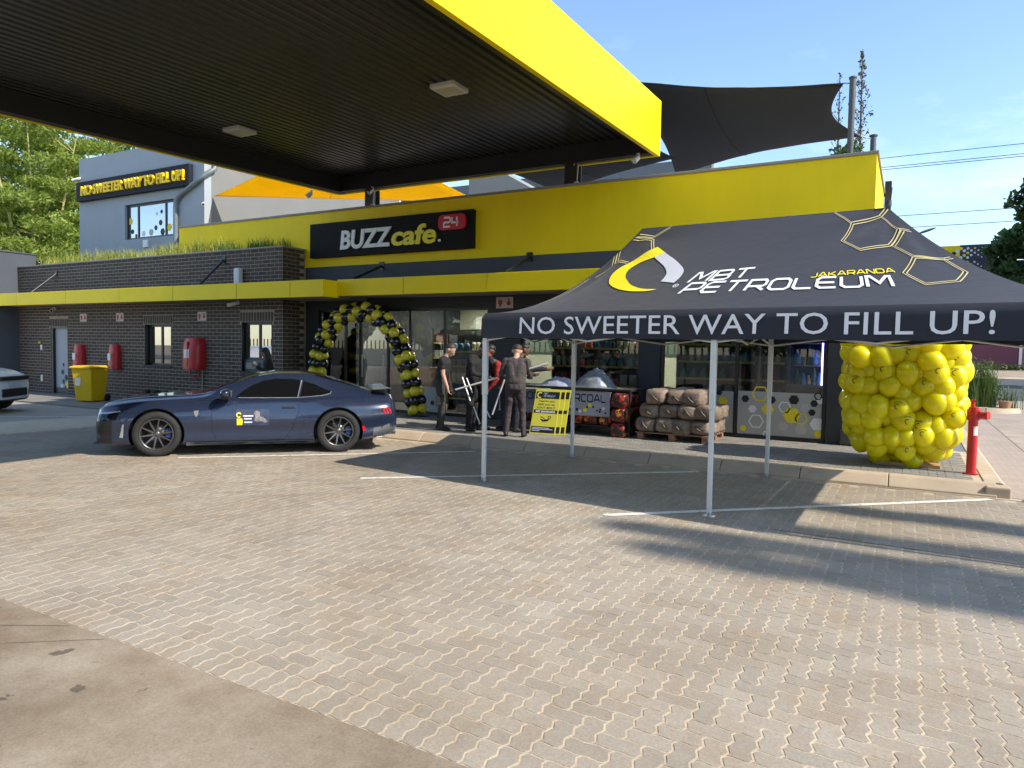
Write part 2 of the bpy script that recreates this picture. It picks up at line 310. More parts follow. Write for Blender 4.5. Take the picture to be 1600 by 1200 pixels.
def add_dirt(mt, blotch=.84, spots=True, sc=2.6, amp=.16, lo=.62):
    """broad grime patches and small oil drips laid over the whole paving"""
    nt = mt.node_tree; N = nt.nodes; L = nt.links; b = N['Principled BSDF']; src = b.inputs['Base Color'].links[0].from_socket; g = N.new('ShaderNodeNewGeometry')
    n1 = N.new('ShaderNodeTexNoise'); n1.inputs['Scale'].default_value = .55; n1.inputs['Detail'].default_value = 7; n1.inputs['Roughness'].default_value = .68; L.new(g.outputs['Position'], n1.inputs[0])
    cr = N.new('ShaderNodeValToRGB'); cr.color_ramp.elements[0].position = .36; cr.color_ramp.elements[0].color = (blotch, blotch*.96, blotch*.90, 1); cr.color_ramp.elements[1].position = .58; cr.color_ramp.elements[1].color = (1, 1, 1, 1); L.new(n1.outputs[0], cr.inputs[0])
    mx = N.new('ShaderNodeMix'); mx.data_type = 'RGBA'; mx.blend_type = 'MULTIPLY'; mx.inputs[0].default_value = 1; L.new(src, mx.inputs[6]); L.new(cr.outputs[0], mx.inputs[7]); out = mx.outputs[2]
    if spots:
        n7 = N.new('ShaderNodeTexNoise'); n7.inputs['Scale'].default_value = 16; n7.inputs['Detail'].default_value = 4; L.new(g.outputs['Position'], n7.inputs[0]); vm = N.new('ShaderNodeVectorMath'); vm.operation = 'MULTIPLY_ADD'; vm.inputs[1].default_value = (.17, .17, 0); L.new(n7.outputs['Color'], vm.inputs[0]); L.new(g.outputs['Position'], vm.inputs[2])
        vo = N.new('ShaderNodeTexVoronoi'); vo.inputs['Scale'].default_value = sc; L.new(vm.outputs[0], vo.inputs[0]); sx = N.new('ShaderNodeSeparateColor'); L.new(vo.outputs['Color'], sx.inputs[0])
        n5 = N.new('ShaderNodeTexNoise'); n5.inputs['Scale'].default_value = 14; L.new(g.outputs['Position'], n5.inputs[0])
        th = N.new('ShaderNodeMapRange'); th.inputs[1].default_value = lo; th.inputs[2].default_value = 1; th.inputs[4].default_value = amp; L.new(sx.outputs[0], th.inputs[0])
        a1 = N.new('ShaderNodeMath'); a1.operation = 'MULTIPLY_ADD'; a1.inputs[1].default_value = .18; L.new(n5.outputs[0], a1.inputs[0]); L.new(vo.outputs[0], a1.inputs[2]); s1 = N.new('ShaderNodeMath'); s1.operation = 'SUBTRACT'; L.new(th.outputs[0], s1.inputs[0]); L.new(a1.outputs[0], s1.inputs[1])
        sm = N.new('ShaderNodeMapRange'); sm.inputs[1].default_value = -.03; sm.inputs[2].default_value = .03; sm.inputs[4].default_value = .7; L.new(s1.outputs[0], sm.inputs[0])
        m2 = N.new('ShaderNodeMix'); m2.data_type = 'RGBA'; m2.inputs[7].default_value = (.055, .042, .03, 1); L.new(sm.outputs[0], m2.inputs[0]); L.new(out, m2.inputs[6]); out = m2.outputs[2]
    n6 = N.new('ShaderNodeTexNoise'); n6.inputs['Scale'].default_value = 95; n6.inputs['Detail'].default_value = 3; L.new(g.outputs['Position'], n6.inputs[0])
    gr = N.new('ShaderNodeMapRange'); gr.inputs[1].default_value = .3; gr.inputs[2].default_value = .7; gr.inputs[3].default_value = .84; gr.inputs[4].default_value = 1.14; L.new(n6.outputs[0], gr.inputs[0])
    h2 = N.new('ShaderNodeHueSaturation'); L.new(out, h2.inputs['Color']); L.new(gr.outputs[0], h2.inputs['Value']); L.new(h2.outputs[0], b.inputs['Base Color'])
add_dirt(PAVM); add_dirt(SAND, .80, False)

sheet('ground', -600, 600, -600, 600, -.06, M('bare_earth', (.25, .20, .14), .95, var=.2, vs=.3))
forecourt = sheet('forecourt_paving', -45, 16, -22, 12.4, -.006, brick_mat('forecourt_blocks', (.31, .275, .225), (.36, .30, .24), (.44, .38, .30), .206, .103, .006))
sheet('sand_bed', -16.2, 6.2, 2.3, 10.22, .0022, SAND)
apron = sheet('concrete_apron', -34, 14, -24, 2.33, .0055, stain_mat('stained_concrete', (.335, .28, .212), .7, spots=False))
add_dirt(MATS['stained_concrete'], .78, True, 6.0, .38, .28)
jm = M('joint_sealant', (.13, .11, .085), .9)
for nm, a, b_, w in (('joint_strip', (-5.2, 1.75), (-4.25, 2.31), .006), ('joint_strip', (-5.0, 1.45), (-3.9, 2.30), .004)):
    v, f = stroke2d([a, b_], w); MB().add([(x, y, .0075) for x, y in v], f).build(nm, jm, apron)

# interlocking zigzag pavers, herringbone bond
U_ = .103
def tri(t): t = (t/U_) % 1; return 4*t if t < .25 else (2-4*t if t < .75 else 4*t-4)
def paver_outline(nx, ny):
    pts = []; w, h = nx*U_, ny*U_
    def edge(a, b):
        n = 4*max(1, round((Vector(b)-Vector(a)).length/U_)); return [(a[0]+(b[0]-a[0])*i/n, a[1]+(b[1]-a[1])*i/n) for i in range(n) if i == 0 or i % 2 == 1]
    c = [(0, 0), (w, 0), (w, h), (0, h)]
    for k in range(4): pts += edge(c[k], c[(k+1) % 4])
    return pts
def paver_mesh_data(nx, ny):
    """top face and chamfer of one paver; both joint directions follow the same zigzag so that neighbours interlock"""
    A, A2 = .0095, .0045; w, h = nx*U_, ny*U_; out = paver_outline(nx, ny); rings = []
    for ins, iny, z in ((.0040, .0026, -.0005), (.0068, .0052, .0045)):
        r = []
        for x, y in out:
            xx = min(max(x, ins), w-ins); yy = min(max(y, iny), h-iny); r.append((xx+A*tri(y), yy+A2*tri(x), z))
        rings.append(r)
    n = len(out); return rings[0]+rings[1], [tuple(range(n, 2*n))]+[(k, (k+1) % n, n+(k+1) % n, n+k) for k in range(n)]
def pieces(name, rest, parent, places, protos, mt, nmax=300, key=None):
    """places: (proto, x, y, z, tilt); the nmax that show largest are objects of their own, the rest one stuff part"""
    key = key or (lambda p: project((p[1], p[2], p[3]))[2] if in_view((p[1], p[2], p[3])) else 1e3+abs(p[1])+abs(p[2]))
    places = sorted(places, key=key); meshes = {}
    for k, (v, f) in protos.items():
        me = bpy.data.meshes.new(name); me.from_pydata(v, [], f); me.materials.append(mt); me.update(); meshes[k] = me
    for p in places[:nmax]: inst(meshes[p[0]], name, parent, p[1:4], p[4] if len(p) > 4 else (0, 0, 0))
    V, Fc, o = [], [], 0
    for p in places[nmax:]:
        v, f = protos[p[0]]; V.append(np.array(v)+np.array(p[1:4])+np.array((0, 0, 0))); Fc += [tuple(i+o for i in q) for q in f]; o += len(v)
    if V:
        V = np.concatenate(V)-np.array(WL.get(parent.name, (0, 0, 0))); me = bpy.data.meshes.new(rest); me.from_pydata(V.tolist(), [], Fc); me.materials.append(mt); me.update()
        r = bpy.data.objects.new(rest, me); COL.objects.link(r); r.parent = parent; r['kind'] = 'stuff'; WL[r.name] = WL.get(parent.name, Vector((0, 0, 0)))
protos = {'h': paver_mesh_data(2, 1), 'v': paver_mesh_data(1, 2), 'o': paver_mesh_data(1, 1)}
PX0, PY0 = -14.1, 2.33+2*U_+.004
pl = []
rp = random.Random(3)
for i in range(int(19.6/U_)):
    x = PX0+i*U_
    pl.append(('v', x, 2.334, rp.uniform(-.001, .001)))
    for j in range(int((10.12-PY0)/U_)):
        k = (i-j) % 4; y = PY0+j*U_; z = rp.uniform(-.0012, .0012)
        if k == 0: pl.append(('h', x, y, z))
        elif k == 2: pl.append(('v', x, y-U_, z) if j >= 1 else ('o', x, y, z))
pieces('paver', 'far_pavers', forecourt, pl, protos, PAVM)
# worn white parking lines at 45 degrees
PAINT = M('worn_road_paint', (.74, .72, .66), .8, var=.1, vs=5, alpha_noise=(11, .33))
for a, b_, w in (((-9.30, 6.60), (-6.12, 9.72), .085), ((-6.04, 6.86), (-2.52, 9.92), .085), ((-2.66, 6.70), (.90, 10.02), .095), ((-17.6, 7.74), (-15.6, 9.4), .09)):
    v, f = stroke2d([a, b_], w); tag(MB().add([(x, y, .0085) for x, y in v], f).build('parking_line', PAINT), kind='structure')
v, f = stroke2d([(-1.10, 7.06), (.9, 6.98), (3.0, 6.90)], .016)
tag(MB().add([(x, y, .0078) for x, y in v], f).build('paving_line', jm), kind='structure')  # thin dark line laid across the paving

# raised pavement in front of the shop, its block paving and kerb stones
KERB = M('kerb_concrete', (.47, .37, .265), .85, var=.16, vs=2.2, bump=.2, bs=90, orand=.06)
BLOCK = M('pavement_block', (.26, .245, .22), .85, var=.14, vs=4, bump=.2, bs=160, orand=.14, island=.14)
pave = tag(MB().box(-12.9, .86, 10.42, 13.6, -.02, .140).build('pavement', SAND), kind='structure')
def block(sx, sy, g=.004, z=.010):
    v = [(g, g, 0), (sx-g, g, 0), (sx-g, sy-g, 0), (g, sy-g, 0)]; e = g+.004; v += [(e, e, z), (sx-e, e, z), (sx-e, sy-e, z), (e, sy-e, z)]
    return v, [(4, 5, 6, 7)]+[(k, (k+1) % 4, 4+(k+1) % 4, 4+k) for k in range(4)]
bl = []
for j in range(29):
    for i in range(70):
        x = -12.9+i*.198+(.099 if j % 2 else 0)
        if x+.198 < .86: bl.append(('b', x, 10.44+j*.099, .140+rp.uniform(-.001, .001)))
pieces('paving_block', 'more_paving_blocks', pave, bl, {'b': block(.198, .099)}, BLOCK)
kerb = thing('kerb', 'tan concrete kerb of long stones edging the raised shop pavement', 'kerb', (-6, 10.3, 0))
prof = [(10.18, -.02), (10.18, .025), (10.305, .138), (10.335, .152), (10.43, .155), (10.43, -.02)]
kx = [-12.9+i*1.06 for i in range(13)]+[.98]
for a, b_ in zip(kx[:-1], kx[1:]):
    mb = MB(); n = len(prof); mb.add([(x, y, z) for x in (a+.005, b_-.005) for y, z in prof], [tuple(range(n-1, -1, -1)), tuple(range(n, 2*n))]+[(k, (k+1) % n, n+(k+1) % n, n+k) for k in range(n)]); mb.build('kerb_stone', KERB, kerb, bev=.008)
bx('kerb_joint', jm, kerb, -12.9, .97, 10.33, 10.41, -.02, .13)
kerb2 = thing('kerb', 'tan concrete kerb returning along the side of the pavement past the red post', 'kerb', (1, 14, 0))
for k in range(11):
    a = 10.44+k*1.06; MB().add([(x, y, z) for y in (a+.005, a+1.05) for x, z in ((.86, -.02), (.86, .154), (1.05, .15), (1.09, .11), (1.12, -.02))], [(0, 1, 2, 3, 4), (9, 8, 7, 6, 5)]+[(q, 5+q, 5+(q+1) % 5, (q+1) % 5) for q in range(5)]).build('kerb_stone', KERB, kerb2, bev=.006)
MB().box(.86, 1.12, 10.19, 10.43, -.02, .13).build('kerb_stone', KERB, kerb2, bev=.02)
tag(MB().box(-30, -12.92, 10.3, 12.44, -.03, .035).build('side_pavement', M('grey_screed', (.22, .205, .18), .85, var=.15, vs=1, bump=.15, bs=60)), kind='structure')
tag(MB().box(-12.9, .86, 13.6, 24, -.02, .14).build('shop_floor', M('shop_floor_tile', (.20, .19, .18), .3, var=.08)), kind='structure')
# driveway, road and verge on the right
sheet('driveway_strip', 1.12, 1.85, 10.3, 23, -.002, brick_mat('driveway_blocks', (.36, .29, .24), (.42, .33, .27), (.3, .25, .2), .2, .1, .008))
sheet('driveway_concrete', 1.87, 14, 12.41, 24, -.001, stain_mat('driveway_slab', (.43, .36, .29), .6, spots=False))
sheet('driveway_joint', 1.85, 1.87, 10.3, 23, -.004, jm)
sheet('crossing_paving', -30, 60, 24, 34, -.003, brick_mat('crossing_blocks', (.35, .28, .235), (.41, .33, .27), (.3, .25, .2), .22, .11, .012))
sheet('road', -200, 200, 34, 55, 0, M('asphalt', (.075, .078, .085), .85, var=.12, vs=1.5, bump=.2, bs=80), za=.35)
sheet('verge', -200, 200, 55.3, 70, .45, M('dry_verge', (.34, .27, .2), .95, var=.2, vs=.6), za=.9)
tag(MB().add([(-200, 55, .33), (200, 55, .33), (200, 55.3, .46), (-200, 55.3, .46)], [(0, 1, 2, 3)]).build('road_kerb', KERB), kind='structure')
# ------------------------------------------------------------------ the shop
FY = 13.2
shop = thing('shop_building', 'shop with yellow parapet, dark walls and large windows behind the gazebo', 'building', (-7, FY, 0))
MB().box(-18.49, -.60, FY, FY+.25, 3.66, 5.0).box(-.85, -.60, FY+.25, 16.8, 2.9, 5.0).box(-18.49, -18.24, FY+.25, 16.8, 4.2, 5.0).build('parapet', YEL, shop)
MB().box(-18.52, -.57, FY-.03, FY+.28, 5.0, 5.05).box(-.88, -.57, FY+.28, 16.82, 5.0, 5.05).build('coping', M('coping_concrete', (.28, .27, .25), .8, var=.1), shop, bev=.006)
HOLES = [(-13.05, -8.02, .15, 2.60), (-7.22, -4.57, .15, 2.60), (-4.18, -1.22, .15, 2.60)]
walls(MB(), -13.48, -.62, .14, 3.655, FY+.01, FY+.24, HOLES).build('wall', CHAR, shop)
MB().box(-.84, -.62, FY+.24, 24, 0, 2.9).box(-13.48, -13.28, FY+.24, 24, 0, 4.5).box(-13.28, -.84, 23.8, 24, 0, 4.5).build('side_wall', CHAR, shop)
MB().box(-13.28, -.86, FY+.25, 23.8, 4.4, 4.5).build('roof', M('roof_sheet', (.3, .3, .3), .7), shop)
MB().box(-13.28, -.86, FY+.26, 23.8, 3.05, 3.1).build('ceiling', M('ceiling_board', (.6, .6, .57), .8), shop)
lm = M('ceiling_lamp', (1, .95, .85), .5, emit=42)
for x in (-12, -9.3, -6, -3.2, -1.7):
    for y in (15.2, 18.5): MB().box(x-.3, x+.3, y-.3, y+.3, 3.03, 3.048).build('ceiling_light', lm, shop)
MB().box(-13.27, -.86, 20.0, 20.1, .14, 3.05).build('inner_wall', M('olive_wall', (.40, .40, .28), .8, var=.1), shop)
MB().box(-13.26, -.86, 19.97, 19.995, 1.55, 2.1).build('menu_band', M('dark_green_band', (.02, .05, .03), .7), shop)
for k, x in enumerate((-12.6, -11.9, -11.2, -10.5, -10.1, -9.4)):
    MB().box(x, x+.42, 19.93, 19.965, 2.2, 2.75).build('poster', M('poster_%d' % (k % 2), ((.62, .6, .52), (.55, .35, .28))[k % 2], .6, var=.4, vs=9), shop)
def window(parent, x0, x1, z0, z1, y, mull, gl, fw=.05, name='window', trans=()):
    fr = MB(); fr.box(x0, x1, y, y+.07, z1-fw, z1).box(x0, x1, y, y+.07, z0, z0+fw).box(x0, x0+fw, y, y+.07, z0+fw, z1-fw).box(x1-fw, x1, y, y+.07, z0+fw, z1-fw)
    for q in mull: fr.box(q-fw/2, q+fw/2, y+.002, y+.068, z0+fw, z1-fw)
    xs = [x0+fw]+[q for q in mull]+[x1-fw]
    w = fr.build(name, BLACKF, parent, bev=.004)
    for i, (a, b_) in enumerate(zip(xs[:-1], xs[1:])):
        a += fw/2 if i else 0; b_ -= fw/2 if i < len(xs)-2 else 0
        MB().box(a, b_, y+.03, y+.038, z0+fw, z1-fw).build('pane', gl, w)
    return w
WY = FY+.06
wA = window(shop, -13.04, -8.03, .15, 2.595, WY, [-12.2, -11.72, -10.86, -10.2, -9.22], GLASS, .06)
wB = window(shop, -7.21, -4.58, .15, 2.595, WY, [-5.9], GLASS, .05)
wC = window(shop, -4.17, -1.23, .15, 2.595, WY, [-2.75], GLASS, .06)
# sliding door handles and stickers on the entrance
MB().cyl((-10.95, WY-.03, .95), (-10.95, WY-.03, 1.5), .013).cyl((-11.62, WY-.03, .95), (-11.62, WY-.03, 1.5), .013).build('door_handle', STEEL, wA)
FILM = glass('frosted_film', (.55, .56, .55), .02, .3, .55)
FILM = M('frosted_film_print', (.40, .41, .40), .5, var=.05)
gl_y = WY+.024
def stick(nm, t, mt, parent, y=gl_y-.002): return decal(nm, t, lambda x, z: (x, y, z), mt, parent)
for a, b_, zt in ((-3.2, -2.79, .98), (-2.71, -1.30, 1.0)): stick('frosted_film', fill2d([(a, .22), (b_, .22), (b_, zt), (a, zt)]), FILM, wC, gl_y+.001)
WH2 = M('grey_print', (.5, .5, .49), .6)
def hexes(parent, items, y):
    for x, z, r, c, ring in items:
        t = ring2d(hexa(x, z, r), .022) if ring else fill2d(hexa(x, z, r)); stick('hexagon_sticker', t, {'y': YELP, 'k': BLACK, 'w': WHITE, 'g': WH2}[c], parent, y)
hexes(wC, [(-2.32, .96, .14, 'y', 1), (-2.58, .86, .07, 'k', 0), (-2.12, .86, .07, 'k', 0), (-2.45, .68, .075, 'w', 0), (-2.18, .69, .11, 'y', 0), (-2.38, .46, .125, 'w', 1), (-2.60, .32, .06, 'y', 0), (-2.2, .24, .05, 'w', 1), (-1.90, .74, .10, 'w', 1),
  (-1.78, .60, .15, 'y', 0), (-1.75, .88, .09, 'k', 0), (-1.57, .74, .08, 'g', 0), (-1.42, .83, .065, 'k', 0), (-1.45, .67, .062, 'k', 0), (-1.36, .47, .12, 'w', 0), (-1.62, .36, .10, 'g', 0), (-1.33, .88, .06, 'w', 0), (-1.34, .30, .07, 'y', 0), (-1.92, .40, .09, 'g', 0), (-1.62, .55, .1, 'y', 1),
  (-2.98, .80, .09, 'y', 0), (-3.05, .95, .055, 'k', 0), (-2.92, .5, .08, 'g', 0), (-1.36, .96, .06, 'k', 1)], gl_y-.003)
stick('frosted_film', fill2d([(-10.14, .22), (-9.27, .22), (-9.27, .78), (-10.14, .78)]), FILM, wA, gl_y+.001)
hexes(wA, [(-9.55, .42, .06, 'k', 0), (-9.8, .5, .09, 'w', 0), (-9.95, .35, .07, 'y', 0), (-9.4, .6, .05, 'g', 0)], gl_y-.003)
# sign board with the shop's name
sign = MB().box(-13.21, -8.38, FY-.13, FY-.004, 3.87, 4.71).build('sign_board', M('sign_dark', (.010, .010, .009), .65, var=.08, spec=.15), shop, bev=.006)
def letters(name, t, x, z, h, mt, y0, y1, parent, sx=1):
    v, f = t[0], t[1]; mb = MB(); vs = [(x+p[0]*h*sx, z+p[1]*h) for p in v]; n = len(vs)
    mb.add([(a, y0, b_) for a, b_ in vs]+[(a, y1, b_) for a, b_ in vs], f)
    ed = {}
    for q in f:
        for i in range(len(q)): e = (q[i], q[(i+1) % len(q)]); ed[e] = ed.get(e, 0)+1
    for (a, b_) in ed:
        if (b_, a) not in ed: mb.add([(vs[a][0], y0, vs[a][1]), (vs[b_][0], y0, vs[b_][1]), (vs[b_][0], y1, vs[b_][1]), (vs[a][0], y1, vs[a][1])], [(3, 2, 1, 0)])
    return mb.build(name, mt, parent)
t1 = text2d('BUZZ', .03, .12); t2 = text2d('cafe', .028, .12)
SIGNW = M('sign_letter_white', (.86, .90, .92), .5, var=.03); SIGNY = M('sign_letter_yellow', (.90, .80, .03), .5, var=.03)
letters('sign_letters', t1, -12.18, 4.03, .45, SIGNW, FY-.165, FY-.132, sign, 1.58/(t1[2]*.45))
letters('sign_letters', t2, -10.60, 4.03, .45, SIGNY, FY-.165, FY-.132, sign, 1.26/(t2[2]*.45))
letters('sign_letters', fill2d(hexa(0, 0, 1)), -9.24, 4.08, .035, SIGNW, FY-.17, FY-.132, sign)
rb = [(-.36+.1+.1*math.cos(a)*1 if False else 0, 0) for a in (0,)]
def rrect(cx, cz, w, h, r, n=5):
    p = []
    for sx, sz, a0 in ((1, 1, 0), (-1, 1, 90), (-1, -1, 180), (1, -1, 270)):
        for k in range(n+1): a = R(a0+90*k/n); p.append((cx+sx*(w/2-r)+r*math.cos(a), cz+sz*(h/2-r)+r*math.sin(a)))
    return p
badge = MB().prism(rrect(-8.90, 4.46, .72, .34, .11), lambda x, z, d: (x, d, z), FY-.18, FY-.132).build('red_badge', M('badge_red', (.55, .01, .03), .4, var=.03), sign)
t24 = wide2d('24', .22, 0); decal('badge_numerals', t24, lambda x, z: (-9.11+x*.17, FY-.183, 4.36+z*.2), WHITE, badge)
# struts that hold the awning
def strut(parent, a, b_, r=.03):
    mb = MB(); mb.cyl(a, b_, r, n=8); A = Vector(a); mb.box(A.x-.07, A.x+.07, A.y-.01, A.y+.04, A.z-.1, A.z+.1); return mb.build('awning_strut', BLACKF, parent)
# yellow awning
aw = thing('awning', 'yellow fascia awning running along the brick wing and shop front', 'awning', (-14, 12.2, 2.8))
MB().box(-29.5, -11.38, 11.66, 11.74, 2.78, 3.16).box(-11.46, -11.38, 11.74, 12.16, 2.78, 3.16).build('fascia', YELG, aw, bev=.006)
MB().box(-11.378, -.3, 12.10, 12.18, 2.82, 3.19).box(-.38, -.3, 12.18, 13.19, 2.82, 3.19).build('fascia', YELG, aw, bev=.006)
sofm = M('awning_soffit', (.30, .27, .23), .7, var=.08)
MB().box(-29.5, -13.49, 11.74, 12.44, 2.80, 2.86).box(-13.49, -11.46, 11.74, 13.2, 2.80, 2.86).build('soffit', sofm, aw)
MB().box(-11.46, -.38, 12.18, 13.2, 2.84, 2.88).build('soffit', sofm, aw)
MB().box(-29.5, -11.46, 11.74, 12.44, 3.06, 3.09).box(-11.46, -.38, 12.18, 13.2, 3.1, 3.12).build('top_sheet', STEEL, aw)
for x in (-16.6, -18.9, -21.5, -24.2, -14.2, -12.4): MB().box(x-.004, x+.004, 11.655, 11.66, 2.79, 3.15).build('panel_seam', M('seam', (.35, .25, .0), .6), aw)
for x in (-9.5, -7.4, -5.2, -3.0): MB().box(x-.004, x+.004, 12.095, 12.10, 2.83, 3.18).build('panel_seam', MATS['seam'], aw)
for a, b_ in (((-15.63, 12.44, 3.87), (-15.63, 11.72, 3.17)), ((-23.46, 12.44, 3.80), (-23.46, 11.72, 3.17)), ((-7.03, 13.19, 3.62), (-7.05, 12.2, 3.2)), ((-11.0, 13.19, 3.60), (-11.0, 12.2, 3.2)), ((-3.0, 13.19, 3.6), (-3.0, 12.2, 3.2))): strut(aw, a, b_)
bx('dark_band', SLATE, shop, -13.47, -.63, FY-.004, FY+.008, 3.12, 3.655)
# things on the shop wall
tag(MB().box(-.98, -.62, FY-.06, FY+.008, .17, .42).build('meter_box', M('meter_grey', (.06, .065, .06), .5), None, bev=.01), 'small dark meter box at the foot of the dark wall beside the balloon cube', 'box')
mo = tag(MB().box(-.98, -.72, FY-.012, FY+.006, .98, 1.22).build('paper_notice', M('notice_paper', (.6, .58, .5), .7, var=.15, vs=14)), 'cream paper notice on the dark wall left of the balloon cube', 'notice')
for k in range(6): decal('text_line', fill2d([(-.96, 1.01+k*.032), (-.76-.03*(k % 3), 1.01+k*.032), (-.76-.03*(k % 3), 1.02+k*.032), (-.96, 1.02+k*.032)]), lambda x, z: (x, FY-.0135, z), BLACK, mo)
RPIC = M('pictogram_red', (.40, .03, .03), .6)
def picto(x, z, y, w, label, n=2, s=1.0):
    o = tag(MB().box(x-w/2, x+w/2, y-.012, y, z-.12, z+.12).build('pictogram_sign', M('sign_plate', (.55, .46, .43), .5, var=.06), None, bev=.003), label, 'sign', 'fire equipment signs along the walls')
    for q in (-1, 1):
        cx = x+q*w*.25
        t = merge2d(fill2d(rrect(cx, z+.01, w*.26, .1, .03)), fill2d([(cx-.02, z-.09), (cx+.02, z-.09), (cx+.035, z-.04), (cx-.035, z-.04)])) if q < 0 else merge2d(fill2d(hexa(cx, z-.01, .055)), fill2d([(cx-.04, z+.05), (cx+.04, z+.05), (cx, z+.095)]))
        decal('pictogram', t, lambda a, b_: (a, y-.0135, b_), RPIC, o)
    return o
picto(-7.62, 2.78-.1, FY-.0, .42, 'square red and white fire sign above the shop front, partly behind the gazebo')
# ------------------------------------------------------------------ brick wing with roof planter
WYB = 12.45
wing = thing('brick_wing', 'dark face brick wing with planted roof edge left of the shop', 'building', (-19.6, WYB, 0))
MORT = M('mortar', (.35, .30, .235), .95, var=.15, vs=6, bump=.2, bs=200)
BRK = M('dark_face_brick', (.072, .054, .044), .75, var=.25, vs=10, bump=.25, bs=150, orand=.28, island=.28)
WH = [(-23.86, -22.9, .035, 2.15), (-19.0, -17.8, 1.06, 2.22), (-14.98, -13.86, 1.0, 2.27)]
walls(MB(), -25.72, -13.50, 0, 4.09, WYB+.004, WYB+.25, WH).box(-13.74, -13.50, WYB+.25, FY+.25, 0, 4.09).build('mortar_wall', MORT, wing)
MB().box(-25.72, -13.74, 13.6, 13.75, 0, 3.9).box(-25.72, -13.74, 12.72, 13.6, 3.6, 3.7).build('rear_wall', CHAR, wing)
MB().box(-25.75, -13.46, WYB-.02, WYB+.27, 4.09, 4.125).box(-13.76, -13.46, WYB+.27, FY-.01, 4.09, 4.125).build('coping', M('coping_grey', (.33, .33, .30), .8, var=.1), wing, bev=.005)
MB().box(-25.7, -13.76, 12.72, 13.6, 3.7, 3.98).build('soil', M('planter_soil', (.06, .045, .03), .95), wing)
def brick(sx, sz, d=.005, g=.0065):
    v = [(g, 0, g), (sx-g, 0, g), (sx-g, 0, sz-g), (g, 0, sz-g)]; e = g+.004; v = [(a, d, b_) for a, _, b_ in v]+[(e, 0, e), (sx-e, 0, e), (sx-e, 0, sz-e), (e, 0, sz-e)]
    return v, [(4, 5, 6, 7)]+[(k, (k+1) % 4, 4+(k+1) % 4, 4+k) for k in range(4)]
def rot_side(vf): return [(-y, x, z) for x, y, z in vf[0]], vf[1]
BW, BH = .285, .0951
bp = {'f': brick(BW, BH), 'h': brick(BW/2, BH), 's': rot_side(brick(BW, BH)), 't': rot_side(brick(BW/2, BH)), 'v': brick(BH, .24)}
bp['s'] = ([(y_, x_, z_) for x_, y_, z_ in brick(BW, BH)[0]], brick(BW, BH)[1]); bp['s'] = ([(-a, b_, c) for a, b_, c in bp['s'][0]], [q for q in bp['s'][1]])
bp['t'] = ([(-y_, x_, z_) for x_, y_, z_ in brick(BW/2, BH)[0]], brick(BW/2, BH)[1])
bricks = []
nx = int(12.22/BW)
def blocked(x0, x1, z0, z1):
    for h in WH:
        if x1 > h[0]+.01 and x0 < h[1]-.01 and z1 > h[2]+.01 and z0 < h[3]+.235: return h
    return None
for j in range(43):
    z = j*BH; x = -13.50; row = []
    if j % 2: row.append((x-BW/2, BW/2)); x -= BW/2
    while x-BW > -25.73: row.append((x-BW, BW)); x -= BW
    if x+25.72 > .04: key_ = 'c%.2f' % (x+25.72); bp.setdefault(key_, brick(round(x+25.72, 2), BH)); bricks.append((key_, -25.72, WYB, z))
    for x0, w in row:
        if 2.80 < z and z+BH < 3.10: continue
        if blocked(x0, x0+w, z, z+BH):
            h = blocked(x0, x0+w, z, z+BH); e_ = .05 if z+BH > h[3]+.01 else 0
            for a, c in ((x0, h[0]-e_), (h[1]+e_, x0+w)):
                if c-a > .03: key_ = 'c%.2f' % (c-a); bp.setdefault(key_, brick(round(c-a, 2), BH)); bricks.append((key_, a, WYB, z))
        else: bricks.append(('f' if w > .2 else 'h', x0, WYB, z))
    y = WYB+.004
    if j % 2 == 0: bricks.append(('t', -13.495, y, z)); y += BW/2
    while y+BW < FY+.02: bricks.append(('s', -13.495, y, z)); y += BW
for h in WH[0:]:
    n = int((h[1]-h[0]+.1)/BH)
    for k in range(n): bricks.append(('v', h[0]-.05+k*(h[1]-h[0]+.1)/n, WYB, h[3]+.002))
pieces('brick', 'more_bricks', wing, bricks, bp, BRK)
# openings
for h in WH[1:]:
    MB().box(h[0], h[0]+.02, WYB-.005, WYB+.2, h[2], h[3]).box(h[1]-.02, h[1], WYB-.005, WYB+.2, h[2], h[3]).box(h[0]+.02, h[1]-.02, WYB-.005, WYB+.2, h[3]-.02, h[3]).build('window_reveal', BLACKF, wing)
    MB().box(h[0]-.03, h[1]+.03, WYB-.03, WYB+.2, h[2]-.05, h[2]).build('window_sill', M('sill_dark', (.03, .032, .036), .6), wing, bev=.005)
w1 = window(wing, -18.98, -17.82, 1.06, 2.2, WYB+.12, [-18.4], GLASSD, .06)
w2 = window(wing, -14.96, -13.88, 1.30, 2.25, WYB+.10, [-14.42], GLASSD, .06)
MB().box(-14.96, -13.88, WYB+.08, WYB+.17, 1.0, 1.3).build('hatch_panel', M('hatch_grey', (.09, .10, .115), .5), wing, bev=.006)
MB().box(-14.85, -14.4, WYB+.03, WYB+.08, 1.06, 1.22).build('hatch_tray', M('hatch_tray', (.20, .19, .17), .4), wing, bev=.01)
dr = MB().box(-23.75, -22.92, WYB+.10, WYB+.15, .06, 2.1).build('door', M('door_grey', (.33, .37, .43), .5, var=.05), wing, bev=.006)
MB().box(-23.86, -23.75, WYB+.02, WYB+.2, .035, 2.15).box(-23.75, -22.9, WYB+.02, WYB+.2, 2.1, 2.15).build('door_frame', BLACKF, wing)
bx('door_kick_plate', M('kick', (.07, .075, .08), .5), dr, -23.75, -22.92, WYB+.092, WYB+.10, .06, .22)
